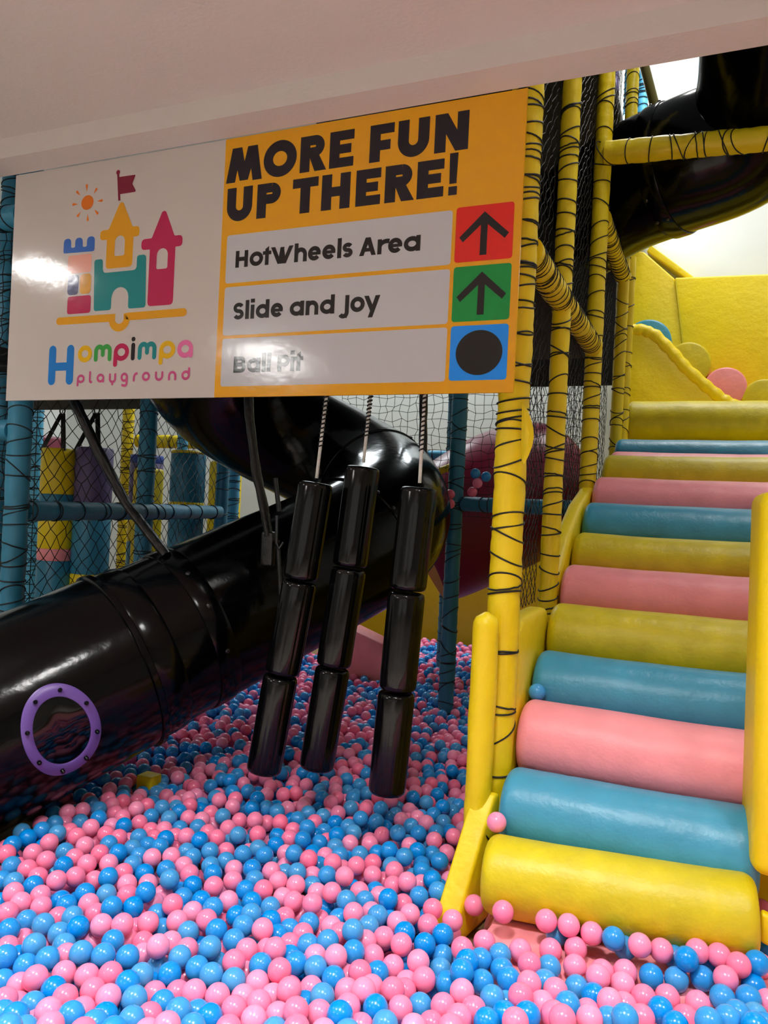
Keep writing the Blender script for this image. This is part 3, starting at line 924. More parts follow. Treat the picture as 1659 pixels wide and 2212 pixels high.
# ---------------------------------------------------------------- sign
YS = 2.85
sg = Thing('sign_board', 'large white and orange information banner with castle logo and three arrow rows', 'sign', (-2.0, YS, 1.836))
W_ = printed('print_white', (203, 195, 189))
WG = printed('print_row_white', (197, 199, 203))
OR = printed('print_orange', (230, 166, 20))
KK = printed('print_black', (24, 20, 30))
K2 = printed('print_row_black', (22, 21, 22))
RD, GN, BL = printed('print_red', (224, 36, 24)), printed('print_green', (0, 146, 62)), printed('print_blue', (24, 146, 250))
MG, CR_, TL = printed('print_magenta', (186, 32, 84)), printed('print_crimson', (128, 20, 52)), printed('print_teal', (24, 136, 140))
OCH, NV, SUN, LB = printed('print_ochre', (222, 158, 20)), printed('print_navy', (38, 40, 104)), printed('print_sun', (226, 118, 30)), printed('print_blue_bricks', (52, 104, 190))
HB, HY, HG, HP_, PKT = printed('print_letter_blue', (28, 122, 204)), printed('print_letter_yellow', (226, 178, 16)), printed('print_letter_green', (60, 160, 72)), printed('print_letter_pink', (226, 112, 164)), printed('print_letter_rose', (196, 82, 132))


def flat(polys, y):
    """polys: list of outlines (or (outline, [holes])) in sign coordinates"""
    m = MB()
    y1 = y
    for p in polys:
        y1 -= 0.000012
        loops = [p[0]] + p[1] if isinstance(p, tuple) else [p]
        loops = [[Vector((a, b_, 0)) for a, b_ in lp] for lp in loops]
        tri = tessellate_polygon(loops)
        pts = [q for lp in loops for q in lp]
        vs = [(q.x, y1, q.y) for q in pts]
        fs = []
        for t_ in tri:
            a, b_, c = (pts[i] for i in t_)
            cr = (b_ - a).cross(c - a).z
            if abs(cr) < 1e-12:
                continue
            fs.append(tuple(t_) if cr > 0 else tuple(t_)[::-1])
        m.add(vs, fs)
    return m


def arc(cx_, cz_, rx, rz, a0, a1, n=24):
    return [(cx_ + rx * math.cos(math.radians(a0 + (a1 - a0) * i / n)), cz_ + rz * math.sin(math.radians(a0 + (a1 - a0) * i / n))) for i in range(n + 1)]


def rpoly(pts, r, n=6):
    """round the corners of a polygon; r number or list"""
    out = []
    N = len(pts)
    for i in range(N):
        p, a, c = Vector(pts[i]), Vector(pts[i - 1]), Vector(pts[(i + 1) % N])
        rr = r[i] if hasattr(r, '__len__') else r
        d1, d2 = (a - p), (c - p)
        k = min(rr, d1.length * 0.49, d2.length * 0.49)
        p1, p2 = p + d1.normalized() * k, p + d2.normalized() * k
        if k < 1e-5:
            out.append(tuple(p))
            continue
        for j in range(n + 1):
            t_ = j / n
            out.append(tuple(p1 * (1 - t_) ** 2 + p * 2 * t_ * (1 - t_) + p2 * t_ ** 2))
    return out


def rrect(x0, x1, z0, z1, r):
    return rpoly([(x0, z0), (x1, z0), (x1, z1), (x0, z1)], r)


def stroke(pts, wd, cap='butt', close=False):
    pts = [Vector(p) for p in pts]
    N = len(pts)
    L_, R_ = [], []
    for i in range(N):
        if close:
            a, b_ = pts[i - 1], pts[(i + 1) % N]
        else:
            a, b_ = pts[max(0, i - 1)], pts[min(N - 1, i + 1)]
        d1 = (pts[i] - a).normalized() if (pts[i] - a).length > 1e-9 else None
        d2 = (b_ - pts[i]).normalized() if (b_ - pts[i]).length > 1e-9 else None
        d1, d2 = d1 or d2, d2 or d1
        n1, n2 = Vector((-d1.y, d1.x)), Vector((-d2.y, d2.x))
        mt = (n1 + n2)
        mt = mt.normalized() if mt.length > 1e-6 else n1
        k = 1 / max(0.35, mt.dot(n1))
        L_.append(pts[i] + mt * (wd / 2 * k))
        R_.append(pts[i] - mt * (wd / 2 * k))
    out = []
    for i in range(N if close else N - 1):
        j = (i + 1) % N
        out.append([tuple(R_[i]), tuple(R_[j]), tuple(L_[j]), tuple(L_[i])])
    if cap == 'round' and not close:
        for p in (pts[0], pts[-1]):
            out.append(arc(p.x, p.y, wd / 2, wd / 2, 0, 345, 23))
    return out


def ellipse_ring(x0, x1, z0, z1, wd):
    cx_, cz_, rx, rz = (x0 + x1) / 2, (z0 + z1) / 2, (x1 - x0) / 2 - wd / 2, (z1 - z0) / 2 - wd / 2
    return stroke(arc(cx_, cz_, rx, rz, 0, 350, 35), wd, close=True)


def R4(x0, x1, z0, z1):
    return [(x0, z0), (x1, z0), (x1, z1), (x0, z1)]


# -- bold capitals of the headline
def cap(ch, x0, x1, z0, z1):
    wd = 0.047
    h = z1 - z0
    o = []
    xm = (x0 + x1) / 2
    if ch == 'M':
        s_ = 0.028
        o = [[(x0, z0), (x0 + wd, z0), (x0 + s_ + wd * 1.02, z1), (x0 + s_, z1)], [(x1 - wd, z0), (x1, z0), (x1 - s_, z1), (x1 - s_ - wd * 1.02, z1)],
             [(x0 + s_, z1), (x0 + s_ + wd * 1.05, z1), (xm + wd * 0.42, z0 + 0.005), (xm - wd * 0.45, z0 + 0.005)], [(x1 - s_ - wd * 1.05, z1), (x1 - s_, z1), (xm + wd * 0.45, z0 + 0.005), (xm - wd * 0.42, z0 + 0.005)]]
    elif ch == 'N':
        o = [R4(x0, x0 + wd, z0, z1), R4(x1 - wd, x1, z0, z1), [(x0, z1), (x0 + wd * 1.1, z1), (x1, z0), (x1 - wd * 1.1, z0)]]
    elif ch == 'O':
        o = ellipse_ring(x0, x1, z0 - 0.003, z1 + 0.003, wd)
    elif ch == 'E':
        o = [R4(x0, x0 + wd, z0, z1), R4(x0, x1, z0, z0 + 0.040), R4(x0, x1 - 0.012, z0 + h / 2 - 0.019, z0 + h / 2 + 0.019), R4(x0, x1, z1 - 0.040, z1)]
    elif ch == 'F':
        o = [R4(x0, x0 + wd, z0, z1), R4(x0, x1 - 0.015, z0 + h * 0.5 - 0.03, z0 + h * 0.5 + 0.01), R4(x0, x1, z1 - 0.040, z1)]
    elif ch == 'T':
        o = [R4(xm - wd / 2, xm + wd / 2, z0, z1), R4(x0, x1, z1 - 0.040, z1)]
    elif ch == 'H':
        o = [R4(x0, x0 + wd, z0, z1), R4(x1 - wd, x1, z0, z1), R4(x0, x1, z0 + h / 2 - 0.02, z0 + h / 2 + 0.02)]
    elif ch == 'U':
        rx = (x1 - x0) / 2 - wd / 2
        o = stroke([(x0 + wd / 2, z1)] + arc(xm, z0 + rx + wd / 2, rx, rx, 180, 360, 24) + [(x1 - wd / 2, z1)], wd)
    elif ch in 'PR':
        q = 0.041
        rz = (h * 0.60) / 2 - q / 2
        cz_ = z1 - q / 2 - rz
        xr = x1 - (0.012 if ch == 'R' else 0)
        o = [R4(x0, x0 + wd, z0, z1)] + stroke([(x0 + 0.01, z1 - q / 2), (xr - q / 2 - rz, z1 - q / 2)] + arc(xr - q / 2 - rz, cz_, rz, rz, 90, -90, 20) + [(x0 + 0.01, cz_ - rz)], q)
        if ch == 'R':
            o.append([(x1 - wd * 1.18, z0), (x1, z0), (x0 + wd * 1.9, z0 + h * 0.46), (x0 + wd * 0.9, z0 + h * 0.46)])
    elif ch == '!':
        o = [[(x0 + 0.003, z0 + 0.045), (x1 - 0.003, z0 + 0.045), (x1, z1 + 0.016), (x0, z1 + 0.016)], R4(x0, x1, z0, z0 + 0.034)]
    return o


def sharp_text(letters, y):
    return flat([p for L in letters for p in L], y)


y0 = YS
sg.part('white_panel', MB().box(-3.322, -2.05, YS, YS + 0.012, 1.836, 2.983), W_, smooth=False, label='white panel with castle logo')
sg.part('orange_panel', MB().box(-2.05, -0.699, YS, YS + 0.012, 1.836, 2.983), OR, smooth=False, label='orange panel with headline and rows')
E1, E2 = YS - 0.0008, YS - 0.0016
hl = [cap(c, a, b_, 2.784, 2.936) for c, a, b_ in (('M', -2.039, -1.854), ('O', -1.848, -1.684), ('R', -1.667, -1.540), ('E', -1.527, -1.415), ('F', -1.343, -1.236), ('U', -1.219, -1.085), ('N', -1.062, -0.923))]
hl += [cap(c, a, b_, 2.611, 2.760) for c, a, b_ in (('U', -2.028, -1.897), ('P', -1.873, -1.755), ('T', -1.696, -1.573), ('H', -1.556, -1.423), ('E', -1.397, -1.286), ('R', -1.267, -1.138), ('E', -1.128, -1.016), ('!', -0.995, -0.960))]
for ch, L in zip('MOREFUNUPTHERE!', hl):
    sg.part('headline_letter', sharp_text([L], E1), KK, smooth=False, label='dark capital ' + ch if ch != '!' else 'dark exclamation mark')
rows = []
for (z0, z1) in ((2.339, 2.552), (2.108, 2.322), (1.883, 2.094)):
    rows.append(sg.part('row_panel', flat([rrect(-2.019, -0.972, z0, z1, 0.014)], E1), WG, smooth=False, label='white row'))
tiles = []
for (z0, z1, mm, nm) in ((2.344, 2.559, RD, 'red arrow tile'), (2.113, 2.327, GN, 'green arrow tile'), (1.885, 2.097, BL, 'blue tile with black disc')):
    tiles.append(sg.part('tile', flat([rrect(-0.957, -0.728, z0, z1, 0.014)], E1), mm, smooth=False, label=nm))
for tl_, zt, zb in ((tiles[0], 2.533, 2.366), (tiles[1], 2.302, 2.137)):
    xc = -0.8425
    ar_ = [R4(xc - 0.0135, xc + 0.0135, zb, zt - 0.02)] + [[(xc, zt), (xc, zt - 0.038), (xc - 0.083, zt - 0.112), (xc - 0.098, zt - 0.092)], [(xc, zt), (xc + 0.098, zt - 0.090), (xc + 0.083, zt - 0.110), (xc, zt - 0.038)]]
    sg.part('arrow', flat(ar_, E2), K2, parent=tl_, smooth=False)
sg.part('disc', flat([arc(-0.8405, 1.991, 0.0925, 0.0865, 0, 354, 59)], E2), K2, parent=tiles[2], smooth=False)


# -- bold lower case of the rows
def low(ch, x0, x1, zb, xh=0.061, ch_h=0.080, wd=0.0185):
    """zb baseline; xh x-height; ch_h ascender height"""
    zt, za = zb + xh, zb + ch_h
    xm = (x0 + x1) / 2
    if ch == 'H':
        return [R4(x0, x0 + wd, zb, za - 0.006), R4(x1 - wd, x1, zb, za - 0.006), R4(x0, x1, zb + 0.028, zb + 0.046)]
    if ch == 'o':
        return ellipse_ring(x0, x1, zb, zt + 0.002, wd)
    if ch == 'a':
        return ellipse_ring(x0, x1, zb, zt, wd) + [R4(x1 - wd, x1, zb, zt + 0.002)]
    if ch == 'd':
        return ellipse_ring(x0, x1, zb, zt, wd) + [R4(x1 - wd, x1, zb, za)]
    if ch == 'l':
        return [R4(x0, x1, zb, za + 0.003)]
    if ch == 'i':
        return [R4(x0, x1, zb, zt), R4(x0 - 0.001, x1 + 0.001, zt + 0.009, zt + 0.026)]
    if ch == 't':
        return [[(x0, zb), (x0 + wd, zb), (x0 + wd, za + 0.002), (x0, za - 0.010)], R4(x0 - 0.012, x0 + wd + 0.012, zt - 0.016, zt)]
    if ch in 'hn':
        rx = (x1 - x0) / 2 - wd / 2
        return [R4(x0, x0 + wd, zb, za if ch == 'h' else zt)] + stroke(arc(xm, zt - rx - wd / 2, rx, rx, 180, 0, 20) + [(x1 - wd / 2, zb)], wd)
    if ch == 'r':
        return [R4(x0, x0 + wd, zb, zt)] + stroke(arc(x1 - 0.006, zt - wd / 2 - 0.024, x1 - 0.006 - x0 - wd / 2, 0.024, 180, 70, 14), wd)
    if ch == 'e':
        rx, rz = (x1 - x0) / 2 - wd / 2, (zt - zb) / 2 - wd / 2
        return stroke(arc(xm, (zb + zt) / 2, rx, rz, -38, -360, 36), wd) + [R4(x0 + 0.006, x1 - 0.001, (zb + zt) / 2 - 0.007, (zb + zt) / 2 + 0.006)]
    if ch in 'sS':
        h = zt - zb if ch == 's' else za - zb - 0.006
        q = 0.017
        rx, rz = (x1 - x0) / 2 - q / 2, (h - q) / 4
        up_ = arc(xm, zb + h - q / 2 - rz, rx, rz, 25, 265, 20)
        dn = arc(xm, zb + q / 2 + rz, rx, rz, 85, -155, 20)
        return stroke(up_ + dn, q)
    if ch == 'W':
        q = 0.0185
        a, b_ = x0 + 0.45 * (x1 - x0), x0 + 0.55 * (x1 - x0)
        t_ = zb + 0.074
        return [[(x0 + 0.036, zb), (x0 + 0.056, zb), (x0 + 0.021, t_), (x0, t_)], [(x0 + 0.036, zb), (x0 + 0.056, zb), (xm + 0.012, t_ - 0.003), (xm - 0.008, t_ - 0.003)],
                [(x1 - 0.054, zb), (x1 - 0.034, zb), (xm + 0.010, t_ - 0.008), (xm - 0.010, t_ - 0.008)], [(x1 - 0.054, zb), (x1 - 0.034, zb), (x1, t_), (x1 - 0.021, t_)]]
    if ch == 'A':
        t_ = zb + 0.074
        return [[(x0, zb), (x0 + 0.020, zb), (xm + 0.011, t_), (xm - 0.011, t_)], [(x1 - 0.020, zb), (x1, zb), (xm + 0.011, t_), (xm - 0.011, t_)], R4(x0 + 0.016, x1 - 0.016, zb + 0.016, zb + 0.031)]
    if ch == 'J':
        t_ = zb + 0.073
        return stroke([(x1 - wd / 2, t_), (x1 - wd / 2, zb - 0.000)] + arc(x1 - wd / 2 - 0.016, zb + 0.002, 0.016, 0.016, 0, -150, 14), wd)
    if ch == 'y':
        return [[(x0, zt + 0.003), (x0 + 0.021, zt + 0.003), (xm + 0.012, zb + 0.006), (xm - 0.006, zb + 0.0)], [(x1 - 0.021, zt + 0.003), (x1, zt + 0.003), (x0 + 0.040, zb - 0.025), (x0 + 0.020, zb - 0.025)]]
    if ch in 'BP':
        t_ = zb + 0.071
        q = 0.017
        if ch == 'P':
            rz = 0.0165
            return [R4(x0, x0 + wd, zb, t_)] + stroke([(x0 + 0.005, t_ - q / 2), (x1 - q / 2 - rz, t_ - q / 2)] + arc(x1 - q / 2 - rz, t_ - q / 2 - rz, rz, rz, 90, -90, 14) + [(x0 + 0.005, t_ - q / 2 - 2 * rz)], q)
        rz = 0.0135
        o = [R4(x0, x0 + wd, zb, t_)]
        o += stroke([(x0 + 0.005, t_ - q / 2), (x1 - 0.004 - q / 2 - rz, t_ - q / 2)] + arc(x1 - 0.004 - q / 2 - rz, t_ - q / 2 - rz, rz, rz, 90, -90, 14) + [(x0 + 0.005, t_ - q / 2 - 2 * rz)], q)
        o += stroke([(x0 + 0.005, zb + q / 2 + 2 * rz), (x1 - q / 2 - rz, zb + q / 2 + 2 * rz)] + arc(x1 - q / 2 - rz, zb + q / 2 + rz, rz, rz, 90, -90, 14) + [(x0 + 0.005, zb + q / 2)], q)
        return o


R1 = [('H', -1.969, -1.905), ('o', -1.896, -1.828), ('t', -1.818, -1.80), ('W', -1.790, -1.679), ('h', -1.673, -1.612), ('e', -1.607, -1.546), ('e', -1.539, -1.477), ('l', -1.469, -1.450), ('s', -1.445, -1.398), ('A', -1.368, -1.293), ('r', -1.287, -1.240), ('e', -1.240, -1.178), ('a', -1.172, -1.101)]
R2 = [('S', -1.968, -1.914), ('l', -1.906, -1.887), ('i', -1.879, -1.860), ('d', -1.852, -1.785), ('e', -1.777, -1.716), ('a', -1.683, -1.614), ('n', -1.606, -1.545), ('d', -1.538, -1.470), ('J', -1.450, -1.403), ('o', -1.397, -1.332), ('y', -1.336, -1.264)]
R3 = [('B', -1.954, -1.892), ('a', -1.885, -1.818), ('l', -1.810, -1.791), ('l', -1.784, -1.765), ('P', -1.731, -1.672), ('i', -1.668, -1.650), ('t', -1.638, -1.62)]
for rw, L, zb, lab in ((rows[0], R1, 2.405, 'black wording HotWheels Area'), (rows[1], R2, 2.176, 'black wording Slide and Joy'), (rows[2], R3, 1.942, 'black wording Ball Pit')):
    for c, a, b_ in L:
        sg.part('letter', sharp_text([low(c, a, b_, zb)], E2), K2, parent=rw, smooth=False, label='black letter ' + c)

# -- castle logo
lg = lambda name, polys, m, y=E1, label=None: sg.part(name, flat(polys, y), m, smooth=False, label=label)
lg('logo_flag', stroke([(-2.656, 2.912), (-2.641, 2.778)], 0.013) + [arc(-2.656, 2.914, 0.0115, 0.0115, 0, 345, 23)] + [rpoly([(-2.650, 2.891), (-2.549, 2.890), (-2.567, 2.849), (-2.541, 2.809), (-2.644, 2.808)], [0, .008, .005, .012, 0])], CR_, label='crimson pennant')
sun = [arc(-2.8385, 2.791, 0.0385, 0.0355, 0, 350, 35)]
for (a, b_) in (((-2.848, 2.882), (-2.845, 2.844)), ((-2.782, 2.855), (-2.802, 2.828)), ((-2.742, 2.791), (-2.779, 2.790)), ((-2.768, 2.727), (-2.793, 2.752)), ((-2.831, 2.700), (-2.834, 2.736)), ((-2.901, 2.728), (-2.877, 2.751)), ((-2.935, 2.792), (-2.898, 2.790)), ((-2.912, 2.855), (-2.885, 2.830))):
    a, b_ = Vector(a), Vector(b_)
    d = (a - b_).normalized()
    n_ = Vector((-d.y, d.x))
    q = a - d * 0.007
    hh = [tuple(b_), tuple(q - n_ * 0.0068)] + [tuple(q + (n_ * math.sin(t_) + d * math.cos(t_)) * 0.0068) for t_ in [-1.2, -0.7, -0.2, 0.3, 0.8, 1.3]] + [tuple(q + n_ * 0.0068)]
    sun.append(hh)
lg('logo_sun', sun, SUN, label='orange sun with eight rays')


def tower(x0, x1, zb, zs, xl, xr, zl, zh, zap, hole):
    xm = (x0 + x1) / 2
    pts = [(x0, zb), (x1, zb), (x1, zl), (xr, zl), (xr, zh), (x1 - 0.012 + 0.004, zh), (xm + 0.010, zap), (xm - 0.010, zap), (x0 + 0.008, zh), (xl, zh), (xl, zl), (x0, zl)]
    r = [0.022, 0.022, 0.004, 0.022, 0.022, 0.006, 0.022, 0.022, 0.006, 0.022, 0.022, 0.004]
    hx0, hx1, hz0, hz1 = hole
    rr = (hx1 - hx0) / 2
    h = [(hx0, hz0 + 0.006), (hx0 + 0.006, hz0), (hx1 - 0.006, hz0), (hx1, hz0 + 0.006)] + arc((hx0 + hx1) / 2, hz1 - rr, rr, rr, 0, 180, 14)
    return [(rpoly(pts, r), [h[::-1]])]


lg('logo_tower', tower(-2.706, -2.546, 2.458, 0, -2.749, -2.512, 2.598, 2.646, 2.768, (-2.656, -2.596, 2.515, 2.611)), OCH, label='ochre castle tower')
lg('logo_tower', tower(-2.446, -2.300, 2.264, 0, -2.497, -2.262, 2.529, 2.580, 2.700, (-2.404, -2.341, 2.433, 2.528)), MG, label='magenta castle tower')
gp = [(-2.768, 2.260), (-2.662, 2.260), (-2.662, 2.318)] + arc(-2.611, 2.318, 0.050, 0.047, 178, 2, 16) + [(-2.560, 2.318), (-2.560, 2.260), (-2.456, 2.260), (-2.466, 2.508), (-2.520, 2.508), (-2.519, 2.440), (-2.722, 2.440), (-2.725, 2.508), (-2.778, 2.508)]
gr = [0.016, 0.016, 0] + [0] * 17 + [0, 0.016, 0.016, 0.018, 0.016, 0.022, 0.022, 0.016, 0.016]
lg('logo_gate', [rpoly(gp, gr)], TL, label='teal castle gate')
cx0, cx1 = -2.978, -2.781
cp = [(cx0, 2.555), (cx1, 2.551), (cx1, 2.624), (-2.830, 2.624), (-2.830, 2.577), (-2.855, 2.577), (-2.857, 2.624), (-2.905, 2.625), (-2.904, 2.579), (-2.930, 2.579), (-2.931, 2.626), (cx0, 2.626)]
lg('logo_battlement', [rpoly(cp, [.012, .012, .024, .024, .008, .008, .024, .024, .008, .008, .024, .024])], LB, label='blue battlement')
PCH = printed('print_peach', (236, 168, 150))
lg('logo_brick', [rrect(-2.946, -2.796, 2.452, 2.541, 0.014)], PCH, label='peach brick')
lg('logo_brick', [rrect(-2.941, -2.872, 2.347, 2.445, 0.022)], NV, label='navy brick')
lg('logo_brick', [rrect(-2.862, -2.793, 2.348, 2.445, 0.022)], OCH, label='ochre brick')
lg('logo_brick', [rrect(-2.937, -2.789, 2.254, 2.340, 0.016)], MG, label='magenta brick')
lg('logo_ground', stroke([(-2.985, 2.223), (-2.66, 2.222)] + arc(-2.608, 2.216, 0.045, 0.043, 172, 368, 24) + [(-2.556, 2.223), (-2.238, 2.225)], 0.037, 'round'), OCH, label='ochre ground line')

# -- rounded logo wording
n_w = 0.023


def rl(ch, x0, x1, zb, zt, wd, asc=None, desc=None):
    xm = (x0 + x1) / 2
    q = wd / 2
    ring_ = ellipse_ring(x0, x1, zb, zt, wd)
    if ch == 'o':
        return ring_
    if ch == 'a':
        return ring_ + stroke([(x1 - q, (zb + zt) / 2), (x1 - q, zb + q)], wd, 'round')
    if ch == 'p':
        return ring_ + stroke([(x0 + q, (zb + zt) / 2), (x0 + q * 0.9, desc + q)], wd, 'round')
    if ch == 'd':
        return ring_ + stroke([(x1 - q, (zb + zt) / 2), (x1 - q, asc - q)], wd, 'round')
    if ch == 'm':
        r = (x1 - x0 - wd) / 4
        z_ = zt - q - r
        return stroke([(x0 + q, zb + q)] + arc(x0 + q + r, z_, r, r, 180, 0, 14) + [(xm, zb + 0.55 * (zt - zb) - q)], wd, 'round') + stroke([(xm, zb + 0.55 * (zt - zb) - q)] + arc(xm + r, z_, r, r, 180, 0, 14) + [(x1 - q, zb + q)], wd, 'round')
    if ch == 'i':
        return stroke([(xm, zb + q), (xm, zt - q)], wd, 'round') + [arc(xm, zt + 0.017, 0.0115, 0.011, 0, 345, 23)]
    if ch == 'l':
        return stroke([(x0 + q, asc - q), (x0 + q, zb + 0.012)] + arc(x0 + q + 0.009, zb + 0.012, 0.009, 0.007, 180, 275, 6), wd, 'round')
    if ch == 'u':
        r = (x1 - x0 - wd) / 2
        return stroke([(x0 + q, zt - q)] + arc(xm, zb + q + r, r, r, 180, 360, 16) + [(x1 - q, zt - q)], wd, 'round')
    if ch == 'n':
        r = (x1 - x0 - wd) / 2
        return stroke([(x0 + q, zb + q)] + arc(xm, zt - q - r, r, r, 180, 0, 16) + [(x1 - q, zb + q)], wd, 'round')
    if ch == 'r':
        return stroke([(x0 + q, zb + q)] + arc(x1 - q, zt - q - 0.022, x1 - x0 - wd, 0.022, 180, 90, 10), wd, 'round')
    if ch == 'y':
        r = (x1 - x0 - wd) / 2
        return stroke([(x0 + q, zt - q)] + arc(xm, zt - q - 0.010 - r * 0.6, r, r, 180, 360, 16) + [(x1 - q, zt - q)], wd, 'round') + stroke([(xm, zt - 0.04), (xm, desc + q)], wd, 'round')
    if ch == 'g':
        return ring_ + stroke([(x1 - q, (zb + zt) / 2), (x1 - q, zb - 0.001)] + arc(xm + 0.004, desc + 0.015, (x1 - x0) / 2 - q - 0.004, 0.012, 20, -80, 8) + [(x0 + 0.012, desc + q)], wd, 'round')


def rl_part(txt, m, lab, par=None):
    return sg.part('logo_lettering', flat([p for L in txt for p in L], E1), m, smooth=False, label=lab)


Hq = 0.046
rl_part([stroke([(-3.018, 1.932), (-3.018, 2.081)], Hq, 'round') + stroke([(-2.902, 1.932), (-2.902, 2.081)], Hq, 'round') + [R4(-3.015, -2.90, 1.979, 2.019)]], HB, 'blue letter H')
rl_part([rl('o', -2.854, -2.766, 2.015, 2.097, n_w)], HY, 'yellow letter o')
rl_part([rl('m', -2.753, -2.645, 2.016, 2.098, n_w)], HG, 'green letter m')
rl_part([rl('p', -2.632, -2.541, 2.015, 2.098, n_w, desc=1.988)], MG, 'magenta letter p')
rl_part([rl('i', -2.529, -2.506, 2.015, 2.098, n_w)], KK, 'dark letter i')
rl_part([rl('m', -2.489, -2.381, 2.016, 2.100, n_w)], TL, 'teal letter m')
rl_part([rl('p', -2.365, -2.274, 2.017, 2.099, n_w, desc=1.989)], HY, 'yellow letter p')
rl_part([rl('a', -2.263, -2.175, 2.017, 2.099, n_w)], HP_, 'pink letter a')
pw = 0.0118
for ch, a, b_, zb, zt, kw in (('p', -2.853, -2.805, 1.915, 1.957, {'desc': 1.899}), ('l', -2.778, -2.760, 1.914, 1.958, {'asc': 1.972}), ('a', -2.730, -2.683, 1.915, 1.958, {}), ('y', -2.655, -2.611, 1.915, 1.958, {'desc': 1.900}), ('g', -2.584, -2.541, 1.915, 1.959, {'desc': 1.894}),
                              ('r', -2.511, -2.483, 1.915, 1.959, {}), ('o', -2.458, -2.411, 1.916, 1.960, {}), ('u', -2.383, -2.335, 1.915, 1.960, {}), ('n', -2.308, -2.261, 1.916, 1.960, {}), ('d', -2.233, -2.186, 1.916, 1.960, {'asc': 1.974})):
    rl_part([rl(ch, a, b_, zb, zt, pw, **kw)], PKT, 'rose letter ' + ch)

# ---------------------------------------------------------------- balls
LONE = [((-0.627, 3.212, 0.642), 'b'), ((-0.652, 2.715, 0.271), 'p'),
        ((-1.494, 5.122, 1.651), 'b'), ((-1.425, 5.151, 1.633), 'b'), ((-1.473, 5.11, 1.585), 'p'), ((-1.51, 5.12, 1.523), 'p'), ((-1.67, 5.12, 1.502), 'p'), ((-1.66, 5.10, 1.435), 'p')]
LONE_NAMES = ['lone blue ball at the left end of the lower teal roll, on the pink roll', 'lone pink ball on top of the lowest yellow roll, by the wedge bolster',
              'blue ball caught in the net right of the dark teal post, left of its pair', 'blue ball caught in the net right of the dark teal post, right of its pair',
              'pink ball right under the two blue balls caught in the net', 'lower pink ball caught in the net just right of the dark teal post',
              'pink ball caught in the net left of the dark teal post, upper one', 'pink ball caught in the net left of the dark teal post, lower one']
def TRACE_ZONE(x, y):
    """the near strip of the pit, where the balls are set one by one"""
    v_ = Vector((x, y, -0.03 - CAM_Z))
    return v_.dot(up) / v_.dot(fwd) < -0.385 or (x > -0.72 and y > 1.3)


